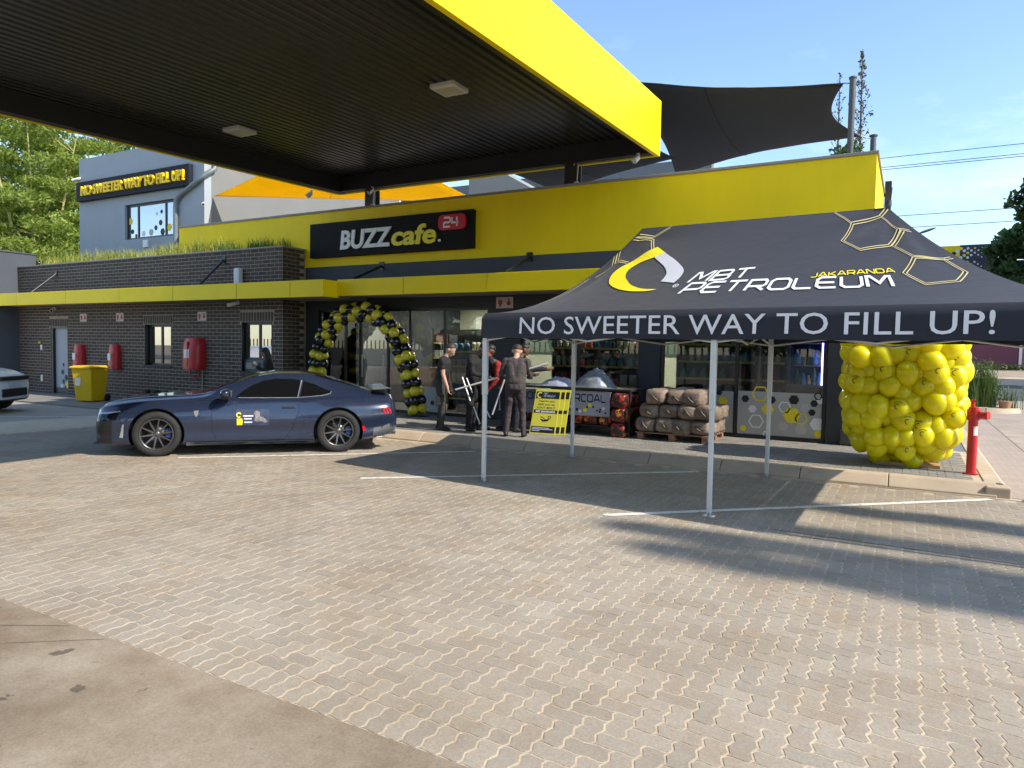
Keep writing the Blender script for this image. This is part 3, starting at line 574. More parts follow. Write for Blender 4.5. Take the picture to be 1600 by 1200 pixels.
for x, z, r, c in ((-23.3, .95, .06, 'k'), (-23.35, .72, .09, 'k'), (-23.15, .55, .1, 'k'), (-23.0, .62, .1, 'y'), (-23.3, .42, .08, 'k'), (-23.08, .32, .12, 'y'), (-23.4, .28, .07, 'w'), (-23.2, .24, .06, 'k')):
    decal('hexagon_sticker', fill2d(hexa(x, z, r)), lambda a, b_: (a, WYB+.091-.0005*(c == 'k'), b_), {'y': YELP, 'k': M('sticker_grey', (.05, .055, .07), .6), 'w': WHITE}[c], dr)
# fin wall at the far left end
fin = tag(MB().box(-30, -25.73, 11.76, 13.0, 0, 4.56).box(-30.02, -25.70, 11.73, 13.02, 4.56, 4.60).build('end_wall', SLATE), 'slate grey plastered wall closing the left end of the brick wing', 'wall')
# small things on the brick wall
for x, l in ((-22.0, 'square fire sign on the brick wall over the yellow bin'), (-20.15, 'square fire sign between the far door and the barred window'), (-16.5, 'square fire sign right of the window, above the large red cover')):
    picto(x, 2.42, WYB-.002, .36, l)
picto(-26.1, 2.42, 11.757, .36, 'square fire sign on the slate wall at the left edge')
def cctv(name, x, y, z, label, dx=-.5, dy=-.8, group='security cameras on the walls'):
    o = thing(name, label, 'camera', (x, y, z), 0, group); d = Vector((dx, dy, -.25)).normalized()
    MB().cyl((x, y, z), (x, y-.03, z), .05, n=16).cyl((x, y-.03, z), Vector((x, y-.03, z))+d*.06, .018).build('mount', WHITEP, o)
    p = Vector((x, y-.03, z))+d*.06; MB().cyl(p-d*.02, p+d*.2, .045, .05, n=16).build('body', WHITEP, o, bev=.004); MB().cyl(p+d*.19, p+d*.205, .038, n=16).build('lens', BLACK, o); return o
cctv('security_camera', -23.6, WYB, 2.70, 'white security camera under the awning above the far door', .7, -.6)
cctv('security_camera', -14.9, 12.3, 2.74, 'white security camera under the awning near the brick corner', -.7, -.5)
# red covers of hoses and extinguishers
def red_cover(x, y, z0, z1, w, label, big=False):
    o = thing('red_cover', label, 'fire cover', (x, y, z0), 0, 'red fire equipment covers on the walls')
    h = z1-z0; d = .34 if big else .24; mb = MB(); rings = []
    for t in [i/10 for i in range(11)]:
        sc = (1-.10*t-.30*max(0, t-.75)**1.2*3.2) if not big else (1-.15*max(0, abs(t-.45)-.38)*6)
        ww = w*sc/2; dd = d*(1-.25*t) if not big else d*(1-.2*max(0, t-.6)*2); z = z0+h*t
        rings.append([(x+ww*c, y-max(0, dd*s), z) for c, s in ((-1, 0), (-1, .55), (-.85, .88), (-.45, 1), (.45, 1), (.85, .88), (1, .55), (1, 0))])
    vs = [p for r_ in rings for p in r_]; n = 8
    mb.add(vs, [(i*n+k, i*n+k+1, (i+1)*n+k+1, (i+1)*n+k) for i in range(10) for k in range(7)], 0, True); mb.add(vs, [tuple(range(7, -1, -1)), tuple(range(80, 88))])
    mb.build('cover', RED, o)
    if big: MB().box(x-.02, x+.02, y-d-.012, y-.02, z0+.1, z1-.1).build('seam_rib', RED, o, bev=.008)
    MB().box(x-w*.22, x+w*.1, y-d-.006 if not big else y-d-.006, y-d+.03, z0+h*.36, z0+h*.64).build('white_label', WHITEP, o)
    return o
rc = red_cover(-16.66, WYB, 1.0, 1.83, .62, 'large rounded red hose reel cover on the brick wall with a pipe below', True)
MB().cyl((-16.45, WYB-.04, .05), (-16.45, WYB-.04, 1.0), .018).build('pipe', PALE, rc); MB().tube([(-16.85, WYB-.1, 1.02), (-16.9, WYB-.1, .82), (-16.7, WYB-.1, .74), (-16.5, WYB-.1, .85), (-16.52, WYB-.1, 1.02)], .02).build('hose', RED, rc)
red_cover(-20.3, WYB, .9, 1.62, .40, 'tapered red extinguisher cover on the brick wall right of the yellow bin')
red_cover(-22.1, WYB, .88, 1.60, .42, 'tapered red extinguisher cover rising behind the yellow bin')
red_cover(-26.35, 11.76, .85, 1.6, .5, 'red extinguisher cover on the slate wall at the left edge above the white car')
for x, z, w_, h_, l in ((-24.35, 1.48, .1, .17, 'white paper card with a yellow lamp on the brick wall left of the far door'), (-24.35, .5, .1, .2, 'white wall socket low on the brick left of the far door')):
    o = tag(MB().box(x-w_/2, x+w_/2, WYB-.03, WYB-.001, z-h_/2, z+h_/2).build('wall_plate', WHITEP, None, bev=.006), l, 'wall plate')
    if z > 1: MB().ell((x-.05, WYB-.04, z+.16), .045).build('lamp_bulb', YELP, o)
tag(MB().box(-15.05+.0, -14.85, 11.66+.6, 12.4, 3.16, 3.62).build('wall_light', M('lamp_white', (.62, .68, .74), .4), None, bev=.03), 'white upright lamp box standing on the awning against the brick', 'lamp')
for k, x in enumerate((-18.7, -18.35, -17.9, -17.6)):
    o = thing('tap_valve', ('first', 'second', 'third', 'fourth')[k]+' black valve from the left on the pipe stub low on the brick wall', 'valve', (x, WYB-.1, .2), 0, 'black valves low on the brick wall')
    MB().cyl((x, WYB-.1, .1), (x, WYB-.1, .38), .05, n=12).cyl((x, WYB, .28), (x, WYB-.2, .28), .06, n=12).build('valve_body', BLACKF, o); MB().cyl((x, WYB-.2, .28), (x, WYB-.22, .28), .085, n=16).build('handwheel', BLACKF, o)
# yellow wheelie bin
bn = thing('wheelie_bin', 'yellow plastic wheelie bin with white label against the brick wall', 'bin', (-19.75, 11.35, .035), R(20))
BINY = M('bin_yellow', (.72, .46, .005), .4, var=.06)
mb = MB(); rings = [[(sx*(.24+.06*t), sy*(.27+.07*t)-.02*t, .02+.90*t) for sx, sy in ((-1, -1), (1, -1), (1, 1), (-1, 1))] for t in (0, .2, 1)]
vs = [p for r_ in rings for p in r_]; mb.add(vs, [(i*4+k, i*4+(k+1) % 4, i*4+4+(k+1) % 4, i*4+4+k) for i in range(2) for k in range(4)]+[(3, 2, 1, 0), (8, 9, 10, 11)]); mb.build('bin_body', BINY, bn, local=True, bev=.03)
lid = MB(); lid.box(-.33, .33, -.41, .34, .92, .96); lid.add([(-.33, -.41, .96), (.33, -.41, .96), (.33, .34, .96), (-.33, .34, .96), (-.26, -.3, 1.0), (.26, -.3, 1.0), (.26, .3, 1.0), (-.26, .3, 1.0)], [(4, 5, 6, 7), (0, 1, 5, 4), (1, 2, 6, 5), (2, 3, 7, 6), (3, 0, 4, 7)]); lid.build('lid', BINY, bn, local=True, bev=.012)
for s in (-1, 1): MB().cyl((s*.22, .3, .1), (s*.29, .3, .1), .1, n=20).build('wheel', BLACK, bn, local=True)
MB().cyl((-.28, .36, .9), (.28, .36, .9), .018).build('handle', BINY, bn, local=True)
mb = MB(); mb.box(-.20, -.04, -.335, -.322, .45, .78); mb.build('white_label', WHITEP, bn, local=True)
# ------------------------------------------------------------------ grey upper block
TY = 14.5
tw = thing('upper_block', 'grey plastered upper storey with slogan sign and window above the planter', 'building', (-22.6, TY, 3.6))
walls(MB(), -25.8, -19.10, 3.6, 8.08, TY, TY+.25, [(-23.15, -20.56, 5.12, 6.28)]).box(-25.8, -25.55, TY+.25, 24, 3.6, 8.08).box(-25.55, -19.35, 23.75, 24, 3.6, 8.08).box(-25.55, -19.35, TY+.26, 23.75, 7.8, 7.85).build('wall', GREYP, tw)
MB().box(-19.35, -19.10, TY+.25, 24, 3.6, 8.08).build('side_wall', M('side_plaster_shaded', (.19, .19, .185), .8, var=.06, vs=1.2), tw)  # plaster colour darkened to stand in for shade from the orange sail
window(tw, -23.14, -20.57, 5.13, 6.27, TY+.08, [-22.55, -21.1], glass('upper_glass', (.1, .12, .15), .45), .06)
for x, z, r, c in ((-23.0, 5.75, .12, 'y'), (-22.9, 5.4, .09, 'k'), (-22.7, 5.25, .07, 'k'), (-22.3, 5.3, .1, 'w'), (-21.9, 5.32, .12, 'g'), (-21.65, 5.45, .09, 'k'), (-21.4, 5.6, .1, 'k'), (-21.3, 5.3, .12, 'k'), (-20.95, 5.42, .13, 'y'), (-20.7, 5.5, .1, 'w'), (-21.35, 5.95, .07, 'k'), (-21.6, 5.9, .06, 'w')):
    decal('hexagon_sticker', fill2d(hexa(x, z, r)), lambda a, b_: (a, TY+.107, b_), {'y': YELP, 'k': BLACK, 'w': WHITE, 'g': WH2}[c], tw)
sb = MB().box(-25.70, -19.62, TY-.16, TY-.004, 6.58, 7.24).build('sign_board', M('sign_slate', (.014, .018, .03), .65, spec=.2), tw, bev=.006)
t = text2d('NO SWEETER WAY TO FILL UP!', .03); letters('sign_letters', t, -25.32, 6.74, .33, M('letter_amber', (.98, .66, .0), .5, var=.04), TY-.235, TY-.165, sb, 5.52/(t[2]*.33))
PIPE = M('pipe_grey', (.16, .19, .21), .45)
MB().tube([(-19.02, TY+.4, 7.6), (-19.0, TY+.3, 7.1), (-19.0, TY-.05, 6.85), (-19.25, TY-.09, 6.7), (-20.1, TY-.09, 6.35), (-20.32, TY-.09, 6.2), (-20.36, TY-.09, 6.0), (-20.36, TY-.09, 4.2)], .075, 12).build('drainpipe', PIPE, tw)
bx('wall_box', WHITEP, tw, -22.1, -21.85, TY-.06, TY-.002, 4.82, 5.05)
cctv('security_camera', -25.7, TY-.02, 7.42, 'white security camera at the top left of the grey upper block', -.9, -.4)
cctv('security_camera', -19.15, TY+.02, 6.0, 'white security camera at the right corner of the grey upper block', .7, -.5)
rear = thing('rear_block', 'slate grey rear wall with pale sloping stair roof behind the yellow parapet', 'building', (-12, 24, 3.6))
MB().box(-19.0, -6, 24.0, 24.3, 3.6, 8.2).build('wall', M('rear_slate', (.16, .17, .18), .8, var=.06), rear)
mb = MB(); mb.add([(x, y, z) for y in (20.0, 22.0) for x, z in ((-13.0, 4.5), (-9.6, 4.5), (-9.6, 6.2), (-12.6, 7.9), (-13.0, 7.9))], [(0, 1, 2, 3, 4), (9, 8, 7, 6, 5)]+[(k, 5+k, 5+(k+1) % 5, (k+1) % 5) for k in range(5)]); mb.build('stair_roof', PALE, rear)
# planter grasses
def grass(name, spots, h, n, spread, mt, parent=None, bend=.6):
    Q = []
    for (x, y, z, k) in spots:
        for _ in range(int(n*k)):
            a = random.uniform(0, 6.283); d = Vector((math.cos(a), math.sin(a), 0)); s = Vector((-d.y, d.x, 0)); L = h*random.uniform(.5, 1.1)*k; b = random.uniform(.2, 1)*bend; w = random.uniform(.004, .008)
            p0 = Vector((x+random.gauss(0, spread), y+random.gauss(0, spread), z)); p1 = p0+d*L*b*.25+Vector((0, 0, L*.55)); p2 = p0+d*L*b*.75+Vector((0, 0, L*(.95-.35*b)))
            Q += [[p0-s*w, p0+s*w, p1+s*w, p1-s*w], [p1-s*w, p1+s*w, p2+s*w*.2, p2-s*w*.2]]
    o = quads(name, np.array([[list(p) for p in q] for q in Q]), mt, parent); return o
GR1 = M('grass_yellow_green', (.36, .38, .07), .6, var=.3, vs=.8, trans=.3, island=.25); GR2 = M('grass_green', (.13, .21, .035), .6, var=.3, vs=1.5, trans=.3, island=.25)
rg = random.Random(5)
tag(grass('planter_grass', [(x, rg.uniform(12.9, 13.3), 4.06, rg.uniform(.7, 1.25)) for x in np.arange(-25.2, -15.6, .2)], .50, 70, .10, GR1), 'yellow green ornamental grass along the roof planter', 'grass', kind='stuff')
tag(grass('planter_grass', [(x, rg.uniform(12.8, 13.1), 4.06, rg.uniform(.6, 1.1)) for x in np.arange(-17.2, -13.9, .22)]+[(-24.3, 13.2, 3.98, 1.9), (-24.0, 13.1, 3.98, 1.5), (-25, 13.2, 3.98, 1.2)], .45, 60, .08, GR2), 'green ornamental grass at the ends of the roof planter', 'grass', kind='stuff')
# ------------------------------------------------------------------ forecourt canopy
cz = lambda y: 5.53+(y-13.6)*.033          # underside of the edge beams
CX0, CX1, CY0, CY1 = -12.74, -4.43, -9.0, 13.62
can = thing('forecourt_canopy', 'large dark forecourt canopy roof with bright yellow fascia overhead', 'canopy', (-8.6, 10, 5.4))
def sbox(mb, x0, x1, y0, y1, a, b_, mi=0):
    mb.add([(x, y, cz(y)+h) for h in (a, b_) for y in (y0, y1) for x in (x0, x1)], [(0, 2, 3, 1), (4, 5, 7, 6), (0, 1, 5, 4), (2, 6, 7, 3), (0, 4, 6, 2), (1, 3, 7, 5)], mi); return mb
SOF = M('dark_soffit_metal', (.030, .027, .022), .33, .25, var=.18, vs=.8)
mb = MB(); x = CX0+.2; pr_ = []
while x < CX1-.12: pr_ += [(x, .36), (x+.085, .36), (x+.105, .40), (x+.145, .40)]; x += .165
pr_ = [(a, b_) for a, b_ in pr_ if a < CX1-.1]; ys = [CY0+.1, -2, 3, 6, 9, 11.5, CY1-.2]; n = len(pr_)
vs = [(a, y, cz(y)+b_) for y in ys for a, b_ in pr_]; mb.add(vs, [(i*n+k, (i+1)*n+k, (i+1)*n+k+1, i*n+k+1) for i in range(len(ys)-1) for k in range(n-1)]); mb.build('soffit_sheet', SOF, can)
BEAM = M('beam_dark', (.012, .012, .012), .6, var=.1)
mb = MB(); sbox(mb, CX0, CX0+.2, CY0, CY1, 0, .5); sbox(mb, CX0+.2, CX1-.1, CY1-.2, CY1, .01, .5); sbox(mb, CX0+.2, CX1-.1, CY0, CY0+.2, .01, .5); mb.build('edge_beam', BEAM, can)
mb = MB(); sbox(mb, CX1-.09, CX1, CY0, CY1+.06, -.02, 1.05); mb.build('fascia', YELG, can, bev=.01)
mb = MB(); sbox(mb, CX0-.04, CX1-.092, CY1+.004, CY1+.06, -.02, 1.05); mb.build('fascia', YELG, can, bev=.01)
mb = MB(); sbox(mb, CX0-.06, CX0-.004, CY0, CY1, -.02, 1.05); mb.build('fascia', YELG, can, bev=.01)
mb = MB(); sbox(mb, CX0, CX1-.1, CY0, CY1, .9, .95); mb.build('roof_sheet', STEEL, can)
mb = MB(); sbox(mb, CX1-.11, CX1-.092, CY0, CY1-.2, -.005, .36); mb.build('inner_trim', SOF, can)
for x, y in ((-6.40, 9.25), (-11.2, 9.28), (-6.4, 3.5), (-11.2, 3.5)):
    z = cz(y)+.36; f = MB(); f.box(x-.22, x+.22, y-.22, y+.22, z-.075, z-.002); lf = f.build('canopy_light', M('luminaire_white', (.62, .60, .54), .45), can, bev=.015)
    MB().box(x-.17, x+.17, y-.14, y+.14, z-.081, z-.0755).build('diffuser', M('diffuser_cream', (.5, .46, .32), .35), lf)
    MB().box(x-.2, x+.1, y+.24, y+.29, z-.04, z-.002).build('driver_box', BLACKF, lf)
for x in (-11.72, -6.3):
    MB().box(x-.14, x+.14, 13.56, 13.585, 4.5, 5.54).box(x-.14, x+.14, 13.775, 13.8, 4.5, 5.54).box(x-.012, x+.012, 13.585, 13.775, 4.5, 5.54).build('post', M('post_dark', (.035, .035, .038), .5), can)
    MB().tube([(x+.1, 13.5, 5.5), (x+.14, 13.5, 5.62), (x+.2, 13.5, 5.5), (x+.17, 13.5, 5.1), (x+.15, 13.5, 4.95)], .012, 6).box(x+.12, x+.2, 13.48, 13.53, 4.98, 5.16).build('cable', WHITEP, can)
for x in (-10.9, -6.3): MB().box(x-.2, x+.2, -6.2, -5.8, 0, 5.2).build('column', M('post_dark', (.035, .035, .038), .5), can)
for x, y in ((-4.75, 13.3), (-11.4, 13.3), (-13.9+.9, 12.9)):
    z = cz(y); MB().cyl((x, y, z-.001), (x, y, z-.07), .035).cyl((x, y, z-.07), (x-.05, y-.08, z-.16), .055, .065, n=14).build('spotlight', WHITEP if x > -5 else STEEL, can)
# ------------------------------------------------------------------ shade sails and masts
def sail(name, label, A, B, C_, D, mt, sag=.12, dip=.0, n=18):
    """quad A-B-C-D with concave edges"""
    A, B, C_, D = map(Vector, (A, B, C_, D)); cen = (A+B+C_+D)/4; o = thing(name, label, 'shade sail', tuple(A)); g = []
    for i in range(n+1):
        for j in range(n+1):
            u, v = i/n, j/n; p = A*(1-u)*(1-v)+B*u*(1-v)+C_*u*v+D*(1-u)*v
            eb = 4*max(u*(1-u)*(abs(2*v-1)**2), v*(1-v)*(abs(2*u-1)**2)); p = p+(cen-p)*sag*eb; p.z -= dip*16*u*(1-u)*v*(1-v); p.z += .012*noise.noise(p*1.7); g.append(p)
    mb = MB(); q = n+1; mb.add(g, [(i*q+j, (i+1)*q+j, (i+1)*q+j+1, i*q+j+1) for i in range(n) for j in range(n)], 0, True); cl = mb.build('cloth', mt, o)
    s = cl.modifiers.new('thick', 'SOLIDIFY'); s.thickness = .006
    for k, (a, b_) in enumerate(((A, B), (D, C_))):
        mb = MB(); idx = [(i*q if k == 0 else i*q+n) for i in range(q)]; mb.tube([g[i] for i in idx], .012, 6); mb.build('hem', mt, o)
    mb = MB(); mb.tube([g[int(n*.45)*q+j]-Vector((0, 0, .012)) for j in range(q)], .012, 5); mb.build('seam', BLACK if 'dark' in name else mt, o)
    return o
SAILD = M('sail_charcoal', (.046, .048, .055), .85, var=.1, vs=2, bump=.2, bs=400, trans=.15)
SAILO = M('sail_orange', (.98, .68, .008), .75, var=.05, trans=.6)
sail('dark_shade_sail', 'large charcoal shade sail stretched between the canopy and the tall mast', (-6.1, 14.6, 7.62), (-1.24, 14.3, 6.60), (-1.12, 17.2, 6.42), (-5.7, 19.0, 6.46), SAILD, .16, .25)
sail('dark_shade_sail', 'charcoal shade sail low behind the canopy, right of the orange sail', (-10.5, 14.6, 6.6), (-5.2, 14.3, 6.5), (-5.0, 16.6, 6.26), (-9.3, 19.2, 6.36), SAILD, .10, .1)
sail('orange_shade_sail', 'bright orange shade sail between the grey upper block and the canopy', (-15.2, 14.1, 6.75), (-11.2, 14.3, 6.3), (-11.25, 18.0, 6.02), (-19.05, 14.8, 6.28), SAILO, .02, .2)
ml = tag(MB().cyl((-1.09, 14.3, 4.5), (-1.09, 14.3, 6.66), .055, n=16).cyl((-1.09, 14.3, 6.66), (-1.09, 14.3, 6.69), .068, n=16).build('sail_mast', M('mast_grey', (.075, .08, .09), .5)), 'tall grey mast behind the parapet holding the dark sail', 'mast')
MB().cyl((-1.24, 14.3, 6.6), (-1.09, 14.3, 6.58), .012).build('shackle', STEEL, ml)
m2 = tag(MB().cyl((-.88, 17.5, 4.5), (-.88, 17.5, 6.46), .06, n=16).cyl((-.88, 17.5, 6.46), (-.88, 17.5, 6.49), .085, n=16).build('sail_mast', MATS['mast_grey']), 'short grey mast at the right end of the yellow parapet', 'mast')
MB().cyl((-1.12, 17.2, 6.42), (-.88, 17.5, 6.40), .012).build('shackle', STEEL, m2)
tag(MB().box(-.58, -.46, 16.5, 16.72, 3.0, 5.25).build('gutter_box', M('gutter_dark', (.03, .03, .035), .6)), 'dark downpipe on the right side wall of the yellow parapet', 'downpipe')
# ------------------------------------------------------------------ gazebo
gz = thing('gazebo', 'black pop-up gazebo with petroleum lettering and white legs on the paving', 'gazebo', (-1.7, 8.6, 0))
FAB = M('gazebo_fabric', (.017, .020, .033), .6, var=.16, vs=1.2, bump=.45, bs=7, spec=.35)
FAB.node_tree.nodes['Principled BSDF'].inputs['Sheen Weight'].default_value = .15
T_FL, T_FR, T_PL, T_PR = map(Vector, ((-4.68, 7.63, 2.13), (1.2, 6.9, 2.13), (-3.06, 8.8, 3.26), (-.27, 8.75, 3.29)))
T_BL, T_BR = Vector((-4.62, 10.36, 2.15)), Vector((1.28, 10.3, 2.15))
def ksag(s): return .22+.75*max(0, 1-2*s)**2.5+.36*max(0, 2*s-1)**2.5
def tent_front(s, t, off=0):
    def q(s, t):
        e = T_FL.lerp(T_FR, s); r = T_PL.lerp(T_PR, s); p = e.lerp(r, t); p.z -= ksag(s)*t*(1-t)*1.14
        p.z += wrink(s, t); return p
    p = q(s, t)
    if off: a = q(s+.004, t)-q(s-.004, t); b_ = q(s, t+.004)-q(s, t-.004); nn = a.cross(b_).normalized(); p = p+nn*(off if nn.z > 0 else -off)
    return p
def wrink(s, t):
    w = 0
    for cx, dx in ((0, 1), (1, -1)):
        ds = abs(s-cx); dt = 1-t; rad = math.hypot(ds*2.4, dt)
        if rad < .9: ang = math.atan2(ds*2.4, dt); w += .017*math.sin(ang*13+cx*2)*math.exp(-((rad-.32)/.26)**2)*math.sin(min(1, ang/.3)*1.57)
    return w*min(1, 8*t, 8*(1-t))*min(1, 12*s, 12*(1-s))
def grid(name, fn, ns, nt, mt, parent, flip=False):
    mb = MB(); g = [fn(i/ns, j/nt) for i in range(ns+1) for j in range(nt+1)]; q = nt+1
    mb.add(g, [(i*q+j, (i+1)*q+j, (i+1)*q+j+1, i*q+j+1) for i in range(ns) for j in range(nt)], 0, True); return mb.build(name, mt, parent)
def tent_back(s, t): e = T_BL.lerp(T_BR, s); r = T_PL.lerp(T_PR, s); p = e.lerp(r, t); p.z -= ksag(s)*t*(1-t)*1.14; return p
def tent_side(A, B, P, k):
    def f(s, t): e = A.lerp(B, s); p = e.lerp(P, t); p.z -= k*t*(1-t)*1.14*(1-.25*4*s*(1-s)); return p
    return f
grid('roof_panel', tent_front, 72, 36, FAB, gz); grid('roof_panel', tent_back, 30, 16, FAB, gz)
grid('roof_panel', tent_side(T_FL, T_BL, T_PL, .97), 20, 16, FAB, gz); grid('roof_panel', tent_side(T_FR, T_BR, T_PR, .58), 20, 16, FAB, gz)
def val(A, B, o):
    def f(s, t): p = A.lerp(B, s); h = .315; n = (B-A).cross(Vector((0, 0, 1))).normalized()*o; return p+n*(.003+.052*min(1, t/.12)+.014*t*math.sin(s*19)*math.sin(s*7+1)+.01*t)+Vector((0, 0, -h*t+.004*math.sin(s*23)*t))
    return f
VF = val(T_FL, T_FR, 1)
for nm, A, B, o in (('front', T_FL, T_FR, 1), ('back', T_BL, T_BR, -1), ('left', T_FL, T_BL, -1), ('right', T_FR, T_BR, 1)): grid('valance', val(A, B, o), 60, 5, FAB, gz)
# lettering on the valance
VWH = M('valance_letter', (.80, .82, .88), .6, var=.04)
t = text2d('NO SWEETER WAY TO FILL UP!', .004, 0, 1.02); VL = (T_FR-T_FL).length
def on_val(x, z):
    xx = -4.10+x*4.70/t[2]; s = (xx-T_FL.x)/(T_FR.x-T_FL.x); tt = (1-(.175+z*.62)) ; p = VF(s, tt); return p+Vector((-.12, -.99, 0))*.008
def split_words(t, gap=.32):
    fx = sorted((min(t[0][i][0] for i in q), max(t[0][i][0] for i in q), q) for q in t[1]); out = []; end = -9
    for a, b_, q in fx:
        if a > end+gap: out.append([])
        out[-1].append(q); end = max(end, b_)
    return [(([t[0][i] for q in g for i in q]), [tuple(range(sum(len(w) for w in g[:k]), sum(len(w) for w in g[:k+1]))) for k in range(len(g))]) for g in out]
for wd in split_words(t): decal('slogan_word', wd, on_val, VWH, gz)
def quadmap(c):
    bl_, br_, tl_, tr_ = [Vector(q) for q in c]
    def f(x, y): a = bl_.lerp(br_, x); b_ = tl_.lerp(tr_, x); q = a.lerp(b_, y); return tent_front(q.x, q.y, .009)
    return f
def norm_w(t): 
    v = t[0]; x0 = min(p[0]-p[1]*0 for p in v); x1 = max(p[0] for p in v); return [((p[0]-x0)/(x1-x0), p[1]) for p in v], t[1]
for nm, s_, c, mt in (('name_lettering', 'MBT', ((.403, .327), (.551, .361), (.403, .433), (.551, .460)), WHITE), ('name_lettering', 'PETROLEUM', ((.404, .194), (.815, .214), (.404, .313), (.815, .329)), WHITE), ('place_lettering', 'JAKARANDA', ((.668, .328), (.831, .374), (.668, .370), (.831, .418)), YELP)):
    decal(nm, norm_w(wide2d(s_, .19 if s_ != 'JAKARANDA' else .2, .35)), quadmap(c), mt, gz)
def cr(pts, k=5):
    out = []; P = [Vector(p) for p in pts]
    for i in range(len(P)-1):
        a, b_, c, d = P[max(i-1, 0)], P[i], P[i+1], P[min(i+2, len(P)-1)]
        for j in range(k): u = j/k; out.append(.5*((2*b_)+(c-a)*u+(2*a-5*b_+4*c-d)*u*u+(3*b_-a-3*c+d)*u**3))
    return out+[P[-1]]
YO = [(0.182, 0.803), (0.135, 0.728), (0.121, 0.606), (0.16, 0.462), (0.22, 0.343), (0.276, 0.273), (0.324, 0.252), (0.344, 0.269)]
YI = [(0.238, 0.731), (0.217, 0.691), (0.178, 0.664), (0.168, 0.601), (0.192, 0.51), (0.219, 0.445), (0.261, 0.353), (0.306, 0.288), (0.344, 0.269)]
WO = [(0.238, 0.731), (0.299, 0.637), (0.342, 0.552), (0.367, 0.481), (0.374, 0.408), (0.371, 0.337)]
WI = [(0.217, 0.691), (0.283, 0.578), (0.319, 0.485), (0.33, 0.418), (0.331, 0.369)]
def band(o, i, n=40):
    def res(pts):
        P = cr(pts, 8); L = [0]
        for a, b_ in zip(P[:-1], P[1:]): L.append(L[-1]+(b_-a).length)
        out = []
        for k in range(n+1):
            t = L[-1]*k/n; j = max(q for q in range(len(L)) if L[q] <= t+1e-9); j = min(j, len(P)-2); u = (t-L[j])/max(1e-9, L[j+1]-L[j]); out.append(P[j].lerp(P[j+1], min(1, u)))
        return out
    a, b_ = res(o), res(i); return [tuple(p) for p in a]+[tuple(p) for p in b_], [(k, k+1, n+2+k, n+1+k) for k in range(n)]
on_t = lambda o: (lambda x, y: tent_front(x, y, o))
decal('logo_crescent', band(YO, YI), on_t(.009), YELP, gz); decal('logo_drop', band(WO, WI), on_t(.0085), M('logo_silver', (.52, .53, .60), .55), gz)
def st_map(pts):   # parameter points -> approximately metric plane of the front panel
    return [(p[0]*5.0, p[1]*1.7) for p in pts]
HX = [[(0.841, 0.884), (0.944, 0.931), (0.954, 0.814), (0.886, 0.676), (0.804, 0.615), (0.777, 0.713), (0.841, 0.884)], [(0.808, 0.992), (0.837, 0.885)], [(0.944, 0.931), (0.991, 0.99)], [(0.954, 0.814), (0.981, 0.803)],
 [(0.958, 0.797), (0.894, 0.67), (0.902, 0.543), (0.964, 0.54), (0.98, 0.55)], [(0.9, 0.529), (0.961, 0.539), (0.956, 0.397), (0.912, 0.28), (0.854, 0.237), (0.845, 0.366), (0.9, 0.529)],
 [(0.144, 0.987), (0.103, 0.924), (0.02, 0.951)], [(0.013, 0.933), (0.117, 0.893), (0.172, 0.785)], [(0.008, 0.841), (0.066, 0.727), (0.118, 0.703)], [(0.051, 0.605), (0.061, 0.712), (0.008, 0.821)], [(0.03, .60), (.045, .43), (.02, .30)]]
LINEY = M('line_pale_yellow', (.72, .60, .28), .6)
for h in HX:
    P = []
    for a, b_ in zip(h[:-1], h[1:]): P += [(a[0]+(b_[0]-a[0])*k/6, a[1]+(b_[1]-a[1])*k/6) for k in range(6)]
    P.append(h[-1]); ts = []
    for o in (-.013, .013):
        mp = st_map(P); closed = h[0] == h[-1]; v, f = stroke2d(mp, abs(o)*2, False); ts.append((([v[2*i+(0 if o < 0 else 1)] for i in range(len(mp))]), None))
    t2d = [stroke2d(q[0], .008) for q in ts]; mm = merge2d(*t2d); decal('hexagon_lines', mm, lambda x, y: tent_front(x/5.0, min(y/1.7, .998), .008), LINEY, gz)
decal('registered_mark', merge2d(ring2d([(.383*5+.028*math.cos(a*.5236), .298*1.7+.03*math.sin(a*.5236)) for a in range(12)], .008), place2d(text2d('R', .01), .383*5-.011, .298*1.7-.015, .03)), lambda x, y: tent_front(x/5, y/1.7, .009), WHITE, gz)
LEG = M('gazebo_leg_white', (.66, .69, .70), .35, .3, var=.06, vs=6)
legs = [(-4.66, 7.61), (-1.73, 7.25), (1.2, 6.9), (-4.58, 10.13), (-1.65, 10.12), (1.28, 10.1)]
for x, y in legs:
    MB().box(x-.024, x+.024, y-.024, y+.024, .0+.012, 1.1).box(x-.030, x+.030, y-.030, y+.030, 1.1, 2.08).build('leg', LEG, gz, bev=.006)
    MB().box(x-.06, x+.06, y-.06, y+.06, .006, .014).cyl((x, y, .014), (x, y, .05), .03).build('foot_plate', STEEL, gz)
def truss(a, b_):
    a = Vector((*a, 0)); b_ = Vector((*b_, 0)); mb = MB(); n = 2
    for k in range(n):
        p, q = a.lerp(b_, k/n), a.lerp(b_, (k+1)/n)
        for z0, z1 in ((1.99, 1.79), (1.79, 1.99)): mb.cyl((p.x, p.y, z0), (q.x, q.y, z1), .013, n=6)
    mb.build('truss_bar', LEG, gz)
for i, j in ((0, 1), (1, 2), (3, 4), (4, 5), (0, 3), (1, 4), (2, 5)): truss(legs[i], legs[j])
for P in (T_PL, T_PR): MB().cyl((P.x, P.y, 2.0), (P.x, P.y, P.z-.03), .018, n=8).build('peak_pole', LEG, gz)
